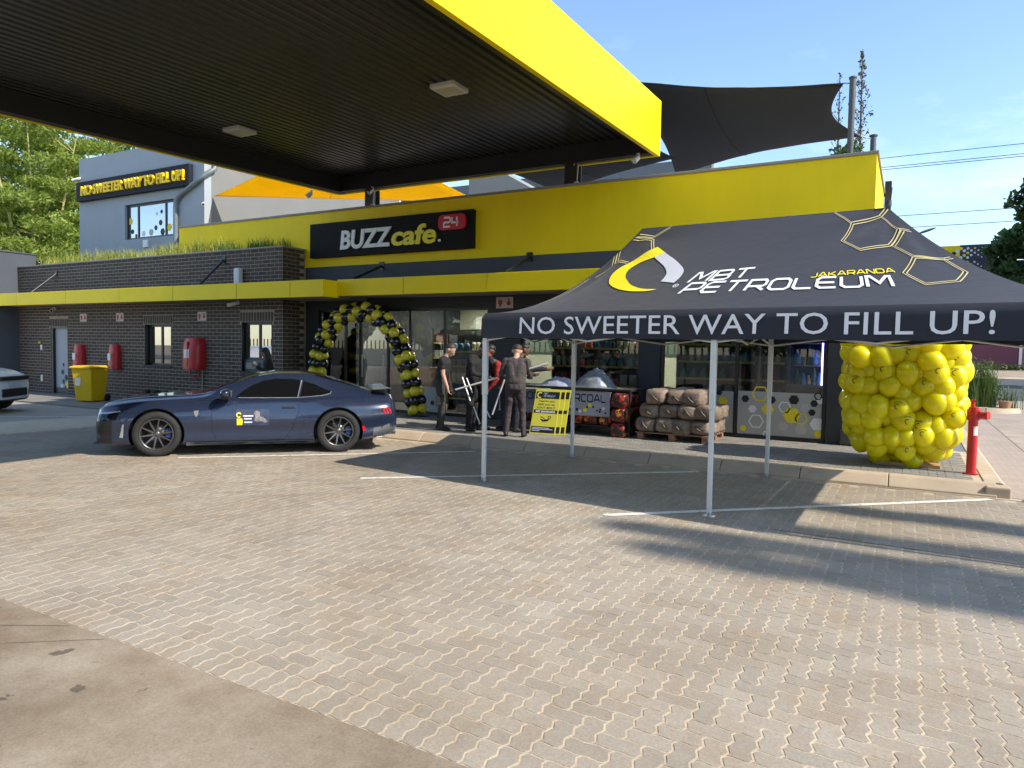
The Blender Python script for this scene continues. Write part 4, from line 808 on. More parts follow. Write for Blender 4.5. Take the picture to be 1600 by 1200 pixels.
tag(MB().cyl((-.27, 8.75, 3.3), (-.27, 8.75, 3.36), .035, n=10).cyl((-.25, 8.75, 3.36), (-.24, 8.75, 3.5), .008, n=6).build('peak_cap', M('cap_blue', (.03, .05, .09), .5)), 'small dark blue cap with a thin spike on the right peak of the gazebo', 'cap')
# ------------------------------------------------------------------ cars: lofted bodies
def interp(tab, x):
    xs = [t[0] for t in tab]; v = [t[1] for t in tab]
    if x <= xs[0]: return v[0]
    if x >= xs[-1]: return v[-1]
    i = max(k for k in range(len(xs)) if xs[k] <= x); i = min(i, len(xs)-2)
    h = xs[i+1]-xs[i]; d = [(v[k+1]-v[k])/(xs[k+1]-xs[k]) for k in range(len(xs)-1)]
    def sl(k):
        if k == 0: return d[0]
        if k == len(xs)-1: return d[-1]
        return 0 if d[k-1]*d[k] <= 0 else 2*d[k-1]*d[k]/(d[k-1]+d[k])
    u = (x-xs[i])/h; return (2*u**3-3*u*u+1)*v[i]+(u**3-2*u*u+u)*h*sl(i)+(-2*u**3+3*u*u)*v[i+1]+(u**3-u*u)*h*sl(i+1)
class CarShape:
    def __init__(s, tabs, x0, x1): s.t = tabs; s.x0 = x0; s.x1 = x1
    def ctrl(s, x):
        g = lambda k: interp(s.t[k], x); w = g('w'); zb = g('zb'); zs = g('zs'); ys = g('ys')*w; yr = g('yr'); zt = g('zt'); zr = zt-g('dr')
        zm = zb+(zs-zb)*.52
        return [(0, zb), (.55*w, zb), (.88*w, zb+.005), (.955*w, zb+.04), (.972*w, zb+.10), (.968*w, zb+(zm-zb)*.6), (w, zm), (.972*w, zm+(zs-zm)*.50), (ys+.02*w, zs-.035), (ys-.03*w, zs+.004), (ys+(yr-ys)*.45, zs+(zr-zs)*.45), (yr+.02, zr-.02), (yr-.05, zr+.012), (yr*.6, zt-(zt-zr)*.22), (0, zt)]
    def ring(s, x, k=4):
        c = s.ctrl(x); P = [Vector((a, b)) for a, b in c]; out = []
        for i in range(len(P)-1):
            a = P[i-1] if i > 0 else Vector((-P[1].x, P[1].y)); b_, cc = P[i], P[i+1]; d = P[i+2] if i+2 < len(P) else Vector((-P[-2].x, P[-2].y))
            for j in range(k): u = j/k; out.append(.5*((2*b_)+(cc-a)*u+(2*a-5*b_+4*cc-d)*u*u+(3*b_-a-3*cc+d)*u**3))
        return out+[P[-1]]
    def W(s, x, z):
        r = s.ring(x)
        for a, b_ in zip(r[8:-1], r[9:]):
            if a.y <= z <= b_.y and b_.y > a.y: return a.x+(b_.x-a.x)*(z-a.y)/(b_.y-a.y)
        return r[24].x
    def body(s, name, n, mats, parent, matfn, arches, capn=0):
        xs = [s.x0+(s.x1-s.x0)*(.5-.5*math.cos(math.pi*i/n)) if False else s.x0+(s.x1-s.x0)*i/n for i in range(n+1)]
        mb = MB(); rings = []
        for x in xs:
            r = s.ring(x); rings.append([(x, -p.x, p.y) for p in r]+[(x, p.x, p.y) for p in r[-2:0:-1]])
        q = len(rings[0]); vs = [p for r in rings for p in r]
        mb.add(vs, [(i*q+k, i*q+(k+1) % q, (i+1)*q+(k+1) % q, (i+1)*q+k) for i in range(n) for k in range(q)]+[tuple(range(q)), tuple(range((n+1)*q-1, n*q-1, -1))], 0, True)
        o = mb.build(name, mats, parent, local=True)
        bm = bmesh.new(); bm.from_mesh(o.data); bmesh.ops.recalc_face_normals(bm, faces=bm.faces); bm.to_mesh(o.data); bm.free()
        for (ax, az, ar) in arches:
            for sy in (-1, 1):
                c = MB().cyl((ax, sy*.50, az), (ax, sy*1.3, az), ar, n=48).build('cut', mats[0], None, local=True)
                bo = o.modifiers.new('b', 'BOOLEAN'); bo.operation = 'DIFFERENCE'; bo.object = c; bo.solver = 'EXACT'
        cuts = [m_.object for m_ in o.modifiers]; par = o.parent; o.parent = None
        bpy.context.view_layer.update(); me = evaluated(o); o.modifiers.clear()
        for c in cuts: bpy.data.objects.remove(c)
        o.data = me; o.parent = par
        for p in me.polygons:
            c = p.center; mi = matfn(c.x, abs(c.y), c.z, p.normal)
            for ax, az, ar in arches:
                if math.hypot(c.x-ax, c.z-az) < ar+.004 and abs(c.y) > .45 and c.z > .02: mi = 1
            p.material_index = mi; p.use_smooth = True
        for k in range(len(me.materials)): pass
        es = o.modifiers.new('e', 'EDGE_SPLIT'); es.split_angle = R(38); return o
    def patch(s, name, poly, mt, parent, sides=(-1, 1), off=.006, sub=8, thick=.0):
        """a region of the flank given by its (x, z) outline, laid on the body surface"""
        from mathutils.geometry import tessellate_polygon
        P = [Vector((a, b_, 0)) for a, b_ in poly]; tr = tessellate_polygon([P]); out = []
        bm = bmesh.new(); vv = [bm.verts.new((p.x, 0, p.y)) for p in P]
        for t in tr: 
            try: bm.faces.new([vv[i] for i in t])
            except ValueError: pass
        for _ in range(3):
            lg = [e for e in bm.edges if e.calc_length() > .07]
            if lg: bmesh.ops.subdivide_edges(bm, edges=lg, cuts=1); bmesh.ops.triangulate(bm, faces=bm.faces)
        vs = [tuple(v.co) for v in bm.verts]; bm.verts.index_update(); fs = [tuple(v.index for v in f.verts) for f in bm.faces]; bm.free()
        for sy in sides:
            mb = MB(); mb.add([(x, sy*(s.W(x, z)+off), z) for x, _, z in vs], fs, 0, True); o = mb.build(name, mt, parent, local=True); out.append(o)
        return out
    def line(s, name, pts, w, mt, parent, sides=(-1, 1), off=.004):
        P = []
        for a, b_ in zip(pts[:-1], pts[1:]):
            k = max(1, int(math.hypot(b_[0]-a[0], b_[1]-a[1])/.05)); P += [(a[0]+(b_[0]-a[0])*i/k, a[1]+(b_[1]-a[1])*i/k) for i in range(k)]
        P.append(pts[-1]); v, f = stroke2d(P, w)
        for sy in sides: MB().add([(x, sy*(s.W(x, z)+off), z) for x, z in v], f, 0, True).build(name, mt, parent, local=True)
TYRE = M('tyre_rubber', (.018, .018, .019), .8, var=.2, vs=12); CHROME = M('bright_trim', (.6, .62, .64), .2, .9)
def wheel(parent, x, y, r, rim_m, nsp=10, caliper=None, wdt=.24):
    sy = -1 if y < 0 else 1; M4 = Matrix.Translation((x, y, r)) @ Matrix.Rotation(R(90)*sy*-1, 4, 'X')     # local +z points outwards
    rr = r*.715
    w = MB().lathe([(rr*.96, -.10), (rr*.93, -.02), (rr*.88, .05), (rr*.9, .085), (rr, .098), (rr*1.0, .075)], 48, M4=M4)
    for k in range(nsp):
        a = 2*math.pi*k/nsp+.15; rot = M4 @ Matrix.Rotation(a, 4, 'Z'); q = .019 if nsp > 6 else .05
        v = [(rr*.10, -q*.8, .055), (rr*.10, q*.8, .055), (rr*.94, q*.42, .088), (rr*.94, -q*.42, .088), (rr*.10, -q*.5, .02), (rr*.10, q*.5, .02), (rr*.94, q*.3, .04), (rr*.94, -q*.3, .04)]
        w.add([rot @ Vector(p) for p in v], [(0, 3, 2, 1), (4, 5, 6, 7), (0, 1, 5, 4), (1, 2, 6, 5), (2, 3, 7, 6), (3, 0, 4, 7)])
    w.lathe([(.0, .068), (.035, .066), (.05, .055), (.05, .02), (0, .02)], 20, M4=M4)
    W_ = w.build('wheel', rim_m, parent, local=True)
    MB().lathe([(rr*.97, -.11), (rr*1.08, -.12), (r*.97, -.115), (r, -.08), (r*1.003, 0), (r, .075), (r*.975, .105), (rr*1.12, .112), (rr*1.0, .10), (rr*.985, .06), (rr*.97, -.11)], 56, M4=M4).build('tyre', TYRE, W_, local=True)
    MB().lathe([(0, .0), (rr*.72, .0), (rr*.72, -.02), (0, -.02)], 32, M4=M4).build('brake_disc', M('disc_steel', (.12, .12, .125), .4, .8), W_, local=True)
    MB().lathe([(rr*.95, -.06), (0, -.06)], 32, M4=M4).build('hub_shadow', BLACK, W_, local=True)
    if caliper:
        mb = MB()
        for k in range(5):
            a0, a1 = -.35+.16*k, -.35+.16*(k+1); c = [(rr*.5, a0), (rr*.82, a0), (rr*.82, a1), (rr*.5, a1)]
            mb.add([M4 @ Vector((ra*math.cos(an), ra*math.sin(an)*1, z)) for z in (.012, .045) for ra, an in c], [(4, 5, 6, 7), (0, 1, 5, 4), (1, 2, 6, 5), (2, 3, 7, 6), (3, 0, 4, 7)])
        mb.build('brake_caliper', caliper, W_, local=True)
    return W_
# ---- the blue coupe
CS = .962; ang = math.atan2(1.89, 1.80)
ex, ey = Vector((math.cos(ang), math.sin(ang), 0)), Vector((-math.sin(ang), math.cos(ang), 0))
cl = Vector((-9.74, 6.58, .004))+ey*.80*CS
car = thing('blue_coupe', 'dark blue two-door sports coupe parked nose left in front of the brick wing', 'car', tuple(cl), ang); car.scale = (CS,)*3
tabs = dict(
 w=[(-.90, .60), (-.87, .70), (-.80, .79), (-.62, .87), (-.35, .92), (0, .955), (.6, .94), (1.3, .925), (2.0, .93), (2.72, .968), (3.15, .945), (3.45, .90), (3.62, .83), (3.70, .72)],
 zb=[(-.90, .22), (-.8, .17), (-.5, .16), (3.0, .17), (3.3, .21), (3.6, .28), (3.7, .36)],
 zs=[(-.90, .60), (-.87, .68), (-.80, .735), (-.6, .785), (-.3, .83), (0, .858), (.4, .875), (.8, .885), (1.5, .872), (2.1, .875), (2.5, .895), (2.9, .905), (3.3, .905), (3.55, .895), (3.66, .82), (3.7, .66)],
 ys=[(-.90, .8), (-.6, .82), (0, .84), (.6, .86), (1.0, .90), (1.6, .915), (2.2, .91), (2.72, .86), (3.2, .84), (3.7, .85)],
 yr=[(-.9, .34), (-.6, .50), (0, .58), (.62, .62), (.80, .66), (1.1, .625), (1.4, .575), (1.7, .555), (2.1, .55), (2.5, .55), (2.9, .57), (3.2, .6), (3.45, .6), (3.62, .56), (3.7, .45)],
 zt=[(-.90, .63), (-.87, .71), (-.80, .775), (-.62, .835), (-.3, .882), (0, .905), (.4, .928), (.62, .95), (.76, 1.0), (1.0, 1.12), (1.25, 1.218), (1.5, 1.285), (1.8, 1.325), (2.05, 1.325), (2.3, 1.295), (2.6, 1.215), (2.9, 1.125), (3.15, 1.04), (3.35, .975), (3.5, .955), (3.62, .93), (3.67, .84), (3.7, .69)],
 dr=[(-.9, .005), (.6, .008), (.8, .02), (1.2, .045), (1.8, .05), (2.6, .045), (3.0, .03), (3.4, .012), (3.7, .01)])
SH = CarShape(tabs, -.90, 3.70)
CPAINT = M('car_blue_metallic', (.021, .032, .068), .27, .35, var=.04, vs=1, coat=.9)
CBLK = M('car_black_plastic', (.012, .012, .013), .45, var=.1); CGLS = glass('car_tint_glass', (.02, .02, .022), .05)
def cmat(x, y, z, nrm):
    if x < -.64 and .20 < z < .60: return 1
    if z < .185 and x < 3.2: return 1
    if x > 3.30 and z < .40: return 2
    return 0
DIFF = M('diffuser_silver', (.17, .175, .18), .35, .6)
SH.body('body', 100, [CPAINT, CBLK, DIFF], car, cmat, ((0, .345, .395), (2.72, .345, .398)))
DG = M('car_dark_glass', (.006, .006, .007), .06, var=.02, spec=.6)
SH.patch('side_window', [(1.13, .902), (1.22, .99), (1.38, 1.095), (1.55, 1.165), (1.75, 1.198), (1.98, 1.192), (2.13, 1.172), (2.07, .902)], DG, car)
SH.patch('quarter_window', [(2.115, .908), (2.17, 1.162), (2.35, 1.105), (2.50, 1.035), (2.60, .995), (2.58, .965), (2.46, .94)], DG, car)
TRIM = M('window_trim', (.45, .46, .48), .3, .7)
SH.line('window_trim', [(2.07, .90), (2.14, 1.172)], .022, TRIM, car); SH.line('window_trim', [(1.17, .898), (1.6, .896), (2.08, .897), (2.45, .928), (2.59, .958), (2.615, .995)], .010, TRIM, car, off=.009)
# windscreen and rear screen lie on the loft between the roof rails
def screen(name, xa, xb, mt, ymax):
    mb = MB(); n, q = 10, 9; g = []
    for i in range(n+1):
        x = xa+(xb-xa)*i/n; r = SH.ring(x); top = r[-14:]
        yr = interp(tabs['yr'], x)-.03
        for j in range(q):
            y = -yr+2*yr*j/(q-1); z = None
            for a, b_ in zip(r[:-1], r[1:]):
                if b_.x <= abs(y) <= a.x and a.y > .8: z = a.y+(b_.y-a.y)*((a.x-abs(y))/max(1e-6, a.x-b_.x))
            g.append((x-.004 if name == 'windscreen' else x, y, (z or interp(tabs['zt'], x))+.007))
    mb.add(g, [(i*q+j, (i+1)*q+j, (i+1)*q+j+1, i*q+j+1) for i in range(n) for j in range(q-1)], 0, True); mb.build(name, mt, car, local=True)
screen('windscreen', .76, 1.46, DG, .6); screen('rear_screen', 2.35, 3.1, DG, .5)
SEAM = M('panel_gap', (.004, .005, .008), .7)
SH.line('door_gap', [(.86, .87), (.78, .70), (.80, .40), (.86, .21)], .008, SEAM, car); SH.line('door_gap', [(2.09, .88), (2.10, .70), (2.0, .42), (1.86, .22)], .008, SEAM, car); SH.line('door_gap', [(.86, .215), (1.86, .225)], .008, SEAM, car)
SH.line('bonnet_gap', [(-.62, .765), (-.2, .815), (.3, .85), (.74, .868)], .007, SEAM, car)
SH.line('bumper_gap', [(-.52, .66), (-.50, .52), (-.42, .42)], .007, SEAM, car); SH.line('bumper_gap', [(3.1, .60), (3.2, .64), (3.5, .66)], .006, SEAM, car)
SH.patch('side_skirt', [(.42, .165), (2.34, .165), (2.34, .215), (.42, .215)], CBLK, car, off=.012)
SH.line('skirt_edge', [(.42, .20), (2.33, .205)], .018, M('skirt_grey', (.16, .165, .175), .35, .4), car, off=.018)
SH.patch('headlight', [(-.86, .645), (-.82, .665), (-.52, .705), (-.50, .69), (-.70, .655)], M('headlight_lens', (.45, .5, .55), .12, .3), car, off=.006)
SH.patch('lamp_bezel', [(-.88, .60), (-.86, .642), (-.70, .652), (-.52, .685), (-.56, .57), (-.86, .54)], DG, car, off=.004)
SH.patch('brake_duct', [(-.52, .30), (-.47, .50), (-.45, .50), (-.47, .29)], M('duct_edge', (.3, .32, .34), .4), car, off=.006)
MB().box(-.95, -.68, -.60, .60, .165, .19).box(-.93, -.80, -.55, .55, .19, .205).build('front_splitter', M('splitter_blue', (.05, .11, .26), .3, .2), car, local=True, bev=.012)
MB().box(-.93, -.86, -.42, .42, .40, .58).build('grille', CBLK, car, local=True, bev=.02)
TAILR = M('tail_light_red', (.55, .008, .015), .2, var=.05)
for k in range(3): SH.patch('tail_light', [(3.435+.052*k, .73-.006*k), (3.465+.052*k, .725-.006*k), (3.50+.05*k, .635), (3.472+.05*k, .632)], TAILR, car, off=.009)
SH.patch('side_marker', [(3.10, .43), (3.14, .43), (3.17, .36), (3.12, .34)], TAILR, car, off=.007)
SH.patch('rear_bumper_insert', [(3.12, .23), (3.36, .28), (3.46, .42), (3.56, .46), (3.60, .34), (3.50, .24), (3.2, .205)], DIFF, car, off=.010)
for y in (-.62, -.5, .5, .62): MB().cyl((3.50, y, .30), (3.69, y, .30), .05, n=18, caps=False).cyl((3.52, y, .30), (3.53, y, .30), .045, n=18).build('exhaust_tip', DIFF, car, local=True)
mb = MB(); g = [(x, y, z+.02*abs(y)/.75) for y in (-.74, -.6, 0, .6, .74) for x, z in ((3.30, 1.01), (3.60, 1.035), (3.61, 1.02), (3.30, .996))]
mb.add(g, [(i*4+k, i*4+(k+1) % 4, i*4+4+(k+1) % 4, i*4+4+k) for i in range(4) for k in range(4)]+[(3, 2, 1, 0), (16, 17, 18, 19)]); sp = mb.build('spoiler', M('spoiler_grey', (.11, .12, .14), .3, .3, coat=.5), car, local=True, bev=.005)
for y in (-.45, .45): MB().box(3.40, 3.52, y-.015, y+.015, .90, 1.005).build('spoiler_stay', CBLK, sp, local=True)
for s in (-1, 1):
    y = s*1.03; mr = MB().ell((1.0, y, .985), (.085, .12, .068), 16, 10).build('mirror', CPAINT, car, local=True)
    MB().box(.94, 1.06, s*.86-.03, s*1.0+.02*s, .885, .93).ell((1.01, y, .945), (.075, .1, .05), 12, 8).build('mirror_foot', CBLK, mr, local=True)
    MB().box(1.083, 1.088, y-.09, y+.09, .94, 1.03).build('mirror_glass', CHROME, mr, local=True)
    yb = SH.W(1.95, .735); MB().box(1.83, 2.04, s*yb-.012, s*yb+.022*1, .725, .755).build('door_handle', CPAINT if False else CBLK, car, local=True, bev=.01)
    yb = SH.W(.56, .66); MB().prism([(.53, .70), (.60, .71), (.595, .65), (.565, .60), (.535, .65)], lambda x, z, d: (x, s*(yb+d), z), .002, .010).build('fender_badge', CHROME, car, local=True)
# printed door magnet
DOORY = lambda x, z: (x, -(SH.W(x, z)+.010), z)
dm = SH.patch('door_magnet', [(1.14, .46), (1.64, .46), (1.64, .72), (1.14, .72)], M('magnet_print', (.035, .05, .10), .5, var=.5, vs=7), car, (-1,), .008)[0]
def patch_on(nm, poly, mt, off): SH.patch(nm, poly, mt, dm, (-1,), off)
patch_on('print_patch', [(1.155, .47), (1.235, .47), (1.245, .52), (1.235, .575), (1.155, .575)], YELP, .0095)
patch_on('print_patch', [(1.41, .54), (1.45, .52), (1.52, .53), (1.58, .50), (1.62, .52), (1.57, .58), (1.50, .61), (1.50, .68), (1.44, .70), (1.41, .66), (1.43, .60)], M('magnet_grey', (.22, .20, .21), .5, var=.6, vs=16), .0095)
for z, x0, x1 in ((.605, 1.25, 1.40), (.56, 1.265, 1.375), (.505, 1.265, 1.385)): patch_on('print_line', [(x0, z), (x1, z), (x1, z+.02), (x0, z+.02)], WHITE, .0105)
decal('print_crescent', stroke2d([(1.185+.03*math.cos(a), .63+.035*math.sin(a)) for a in np.linspace(.3, 5.6, 14)], .018), lambda x, z: (x, -(SH.W(x, z)+.0105), z), YELP, dm, local=True)
RIM = M('rim_graphite', (.16, .15, .145), .3, .85, var=.06); CALB = M('caliper_blue', (.008, .03, .15), .4)
for x in (0, 2.72):
    for y in (-.835, .835): wheel(car, x, y, .345, RIM, 10, CALB)
MB().box(-.5, 3.3, -.7, .7, .14, .2).build('underbody', CBLK, car, local=True)
# ---- the white car at the left edge
sang = R(36); hx = Vector((math.cos(sang), math.sin(sang), 0))      # heading
suv = thing('white_suv', 'white sport utility car with black intakes at the left edge', 'car', (-18.95, 8.25, -.002), sang+math.pi); suv.scale = (.95,)*3
st = dict(
 w=[(-.86, .62), (-.82, .74), (-.7, .88), (-.45, .96), (0, .99), (1.5, .985), (2.9, .99), (3.5, .95), (3.85, .86), (3.95, .7)], zb=[(-.86, .34), (-.7, .27), (-.4, .25), (3.3, .26), (3.95, .4)],
 zs=[(-.86, .70), (-.82, .84), (-.7, .93), (-.4, 1.0), (0, 1.04), (.8, 1.07), (2.9, 1.12), (3.8, 1.1), (3.95, .9)], ys=[(-.86, .82), (0, .86), (1, .93), (3, .93), (3.95, .85)], yr=[(-.86, .5), (0, .68), (.75, .75), (1.4, .68), (3.0, .66), (3.7, .62), (3.95, .55)],
 zt=[(-.86, .72), (-.82, .88), (-.7, .985), (-.4, 1.06), (0, 1.11), (.6, 1.16), (.8, 1.22), (1.2, 1.48), (1.55, 1.66), (2.1, 1.74), (3.0, 1.70), (3.6, 1.60), (3.85, 1.35), (3.95, 1.0)], dr=[(-.86, .01), (.7, .02), (1.4, .06), (3.6, .07), (3.95, .02)])
SS = CarShape(st, -.86, 3.95); WP = M('car_white', (.70, .73, .76), .25, var=.03, coat=.7)
SS.body('body', 90, [WP, CBLK, CBLK], suv, lambda x, y, z, n_: 1 if z < .33 or (x < -.66 and .42 < z < .58 and y > .34) else 0, ((0, .38, .44), (2.92, .38, .44)))
SS.patch('side_window', [(1.0, 1.13), (1.35, 1.45), (1.7, 1.58), (2.6, 1.60), (3.1, 1.55), (3.4, 1.2), (1.5, 1.14)], DG, suv)
SS.patch('headlight', [(-.78, .80), (-.45, .86), (-.42, .93), (-.68, .90), (-.79, .87)], DG, suv, off=.008)
SS.patch('side_intake', [(-.78, .42), (-.50, .42), (-.54, .62), (-.76, .60)], CBLK, suv, off=.008)
MB().box(-.90, -.80, -.58, .58, .80, .90).build('grille', CBLK, suv, local=True, bev=.02); MB().box(-.90, -.80, -.52, .52, .40, .60).build('lower_intake', CBLK, suv, local=True, bev=.03)
MB().box(-.895, -.86, -.24, .24, .66, .77).build('number_plate', M('plate_blue_white', (.42, .50, .58), .4, var=.3, vs=20), suv, local=True)
for x in (0, 2.92):
    for y in (-.86, .86): wheel(suv, x, y, .38, RIM, 5)
for s in (-1, 1): MB().ell((.95, s*1.1, 1.2), (.09, .12, .1)).box(.92, .98, min(s*.9, s*1.0), max(s*.9, s*1.0), 1.13, 1.18).build('mirror', WP, suv, local=True)
# ------------------------------------------------------------------ people
SKIN = {'pale': M('skin_pale', (.50, .30, .21), .55, var=.08, vs=9), 'brown': M('skin_brown', (.16, .085, .055), .5, var=.08, vs=9), 'tan': M('skin_tan', (.33, .19, .125), .55, var=.08, vs=9)}
def capsule(p0, r0, p1, r1, n=12, cap=4):
    p0, p1 = Vector(p0), Vector(p1); d = p1-p0; L = max(d.length, 1e-5); d = d/L; a = d.orthogonal().normalized(); b_ = d.cross(a); rings = []
    for i in range(cap+1): t = math.pi/2*(i/cap-1); rings.append((p0+d*r0*math.sin(t), max(r0*math.cos(t), .0008)))
    for i in range(cap+1): t = math.pi/2*i/cap; rings.append((p1+d*r1*math.sin(t), max(r1*math.cos(t), .0008)))
    vs = [c+(a*math.cos(2*math.pi*k/n)+b_*math.sin(2*math.pi*k/n))*r for c, r in rings for k in range(n)]; q = len(rings)
    return vs, [(i*n+k, i*n+(k+1) % n, (i+1)*n+(k+1) % n, (i+1)*n+k) for i in range(q-1) for k in range(n)]+[tuple(range(n-1, -1, -1)), tuple(range((q-1)*n, q*n))]
def person(label, loc, facing, h, skin, shirt, pants, shoe, hair, lean=.1, head=(0.2, 0), arms=(None, None), sleeves=(1, 1), step=.0, spread=.11, long_hair=False, female=False, belt=None, cap=None, group=None):
    k = h/1.75; P = []       # capsules: p0, r0, p1, r1, material index (0 skin 1 shirt 2 pants 3 shoe)
    root = thing('person', label, 'person', loc, R(facing-90), group)
    hipz = .93*k; B = Matrix.Translation((0, 0, hipz)) @ Matrix.Rotation(-lean, 4, 'X')          # torso leans forward (+y)
    tv = lambda x, y, z: B @ Vector((x*k, y*k, z*k)); sw = .17 if not female else .145
    V = lambda x, y, z: Vector((x*k, y*k, z*k))
    P += [((-.075*k, 0, hipz), .118*k, (.075*k, 0, hipz), .118*k, 2), ((-.05*k, -.035*k, hipz-.02*k), .11*k, (.05*k, -.035*k, hipz-.02*k), .11*k, 2)]
    P += [(tv(s*.055, 0, .06), .118*k, tv(s*.085, .012, .36), .118*k, 1) for s in (-1, 1)]+[(tv(0, .01, .1), .115*k, tv(0, .02, .38), .12*k, 1), (tv(-.10, 0, .44), .082*k, tv(.10, 0, .44), .082*k, 1), (tv(-sw, 0, .45), .062*k, tv(sw, 0, .45), .062*k, 1)]
    P.append((tv(0, 0, .05), .128*k, tv(0, .0, .10), .125*k, 1))
    nb = tv(0, .0, .49); H = B @ Matrix.Translation((0, 0, .50*k)) @ Matrix.Rotation(-head[0], 4, 'X') @ Matrix.Rotation(head[1], 4, 'Z'); hv = lambda x, y, z: H @ Vector((x*k, y*k, z*k))
    P += [(nb, .058*k, hv(0, .01, .09), .054*k, 0), (hv(0, -.005, .175), .088*k, hv(0, .012, .20), .086*k, 0), (hv(0, .045, .115), .050*k, hv(0, .05, .16), .062*k, 0), (hv(0, .07, .085), .028*k, hv(0, .06, .12), .04*k, 0)]
    P += [(hv(0, .105, .15), .011*k, hv(0, .118, .128), .016*k, 0)]+[(hv(s*.085, .0, .135), .010*k, hv(s*.09, -.012, .175), .014*k, 0) for s in (-1, 1)]+[(hv(-.02, .092, .095), .010*k, hv(.02, .092, .095), .010*k, 0)]
    wr = []
    for i, s in enumerate((-1, 1)):
        sh = tv(s*(sw+.03), 0, .445); tgt = arms[i]
        W_ = Vector(tgt)*k if tgt is not None else Vector((s*(sw+.10)*k, sh.y+.06*k, .80*k)); la, lb = .29*k, .255*k; d = W_-sh; L = min(d.length, la+lb-.005); d.normalize(); W_ = sh+d*L
        c = (la*la-lb*lb+L*L)/(2*L); hh = math.sqrt(max(1e-6, la*la-c*c)); pole = Vector((s*.35, -.55, -.75)); pole = (pole-d*pole.dot(d)).normalized(); el = sh+d*c+pole*hh
        ms = 1; P.append((sh, .066*k, sh.lerp(el, .55), .056*k, 1)); P.append((sh.lerp(el, .5), (.056 if sleeves[i] else .045)*k, el, (.050 if sleeves[i] else .041)*k, 1 if sleeves[i] else 0))
        P.append((el, (.049 if sleeves[i] else .041)*k, W_, (.038 if sleeves[i] else .029)*k, 1 if sleeves[i] else 0))
        f = (W_-el).normalized(); pa = W_+f*.075*k; P.append((W_, .028*k, pa, .032*k, 0)); side = f.cross(Vector((0, 1, .2))).normalized(); up = side.cross(f)
        for q in range(4):
            b0 = pa+side*((q-1.5)*.019*k)+f*.012*k; L1 = (.038, .044, .041, .032)[q]*k; m1 = b0+f*L1+up*.006*k; P.append((b0, .0098*k, m1, .0092*k, 0)); P.append((m1, .0092*k, m1+(f*.6+up*.8)*L1*.8, .0082*k, 0))
        t0 = W_+f*.03*k-side*.024*k; t1 = t0+(f*.7-side*.7)*.035*k; P.append((t0, .0115*k, t1, .0105*k, 0)); P.append((t1, .0105*k, t1+(f+up*.4)*.026*k, .009*k, 0)); wr.append(W_)
    for i, s in enumerate((-1, 1)):
        st = step*s; hip = Vector((s*.085*k, 0, hipz-.03*k)); an = Vector((s*spread*k, st*k, .085*k)); kn = hip.lerp(an, .5)+Vector((s*.005, .03*k, .02*k))
        P += [(hip, .105*k, hip.lerp(kn, .5), .088*k, 2), (hip.lerp(kn, .5), .088*k, kn, .068*k, 2), (kn, .068*k, kn.lerp(an, .4), .064*k, 2), (kn.lerp(an, .4), .064*k, an+Vector((0, 0, .01)), .052*k, 2)]
        P += [(an+Vector((0, -.035*k, -.04*k)), .042*k, an+Vector((s*.015*k, .06*k, -.045*k)), .042*k, 3), (an+Vector((s*.015*k, .06*k, -.045*k)), .042*k, an+Vector((s*.03*k, .15*k, -.055*k)), .030*k, 3)]
    vs, fs = [], []
    for p0, r0, p1, r1, _ in P: a, b_ = capsule(p0, r0, p1, r1); o = len(vs); vs += [tuple(q) for q in a]; fs += [tuple(i+o for i in q) for q in b_]
    me = bpy.data.meshes.new('body'); me.from_pydata(vs, [], fs); o = bpy.data.objects.new('body', me); COL.objects.link(o)
    rm = o.modifiers.new('r', 'REMESH'); rm.mode = 'VOXEL'; rm.voxel_size = .0105; sm = o.modifiers.new('s', 'SMOOTH'); sm.iterations = 2; sm.factor = .5
    bpy.context.view_layer.update(); me2 = evaluated(o); o.modifiers.clear(); o.data = me2
    c = np.empty(len(me2.vertices)*3); me2.vertices.foreach_get('co', c); c = c.reshape(-1, 3)
    # cloth folds: push clothing vertices a little along noise
    A = np.array([list(p[0]) for p in P]); Bq = np.array([list(p[2]) for p in P]); r0 = np.array([p[1] for p in P]); r1 = np.array([p[3] for p in P]); mi = np.array([p[4] for p in P])
    pc = np.empty(len(me2.polygons)*3); me2.polygons.foreach_get('center', pc); pc = pc.reshape(-1, 3); best = np.full(len(pc), 1e9); bm_ = np.zeros(len(pc), int)
    for i in range(len(P)):
        d = Bq[i]-A[i]; t = np.clip(((pc-A[i])@d)/max(1e-9, d@d), 0, 1); dist = np.linalg.norm(pc-A[i]-t[:, None]*d, axis=1)-(r0[i]+(r1[i]-r0[i])*t); w = dist < best; best[w] = dist[w]; bm_[w] = mi[i]
    for q in (SKIN[skin], shirt, pants, shoe): me2.materials.append(q)
    me2.polygons.foreach_set('material_index', bm_.tolist()); me2.polygons.foreach_set('use_smooth', [True]*len(pc)); me2.update(); o.parent = root
    tex = bpy.data.textures.get('folds') or bpy.data.textures.new('folds', 'CLOUDS'); tex.noise_scale = .09
    vg = o.vertex_groups.new(name='cloth'); ids = set()
    for p, q in zip(me2.polygons, bm_):
        if q in (1, 2): ids.update(p.vertices)
    vg.add(list(ids), 1, 'REPLACE'); dp = o.modifiers.new('folds', 'DISPLACE'); dp.texture = tex; dp.strength = .028; dp.mid_level = .5; dp.vertex_group = 'cloth'; dp.texture_coords = 'LOCAL'
    # face and hair
    mb = MB()
    for s in (-1, 1): mb.ell(hv(s*.031, .098, .158), .0085*k, 8, 6)
    mb.build('eyes', BLACK, root, local=True)
    mb = MB(); g = []; nu, nv = 22, 12; hc = Vector((0, -.004, .198))
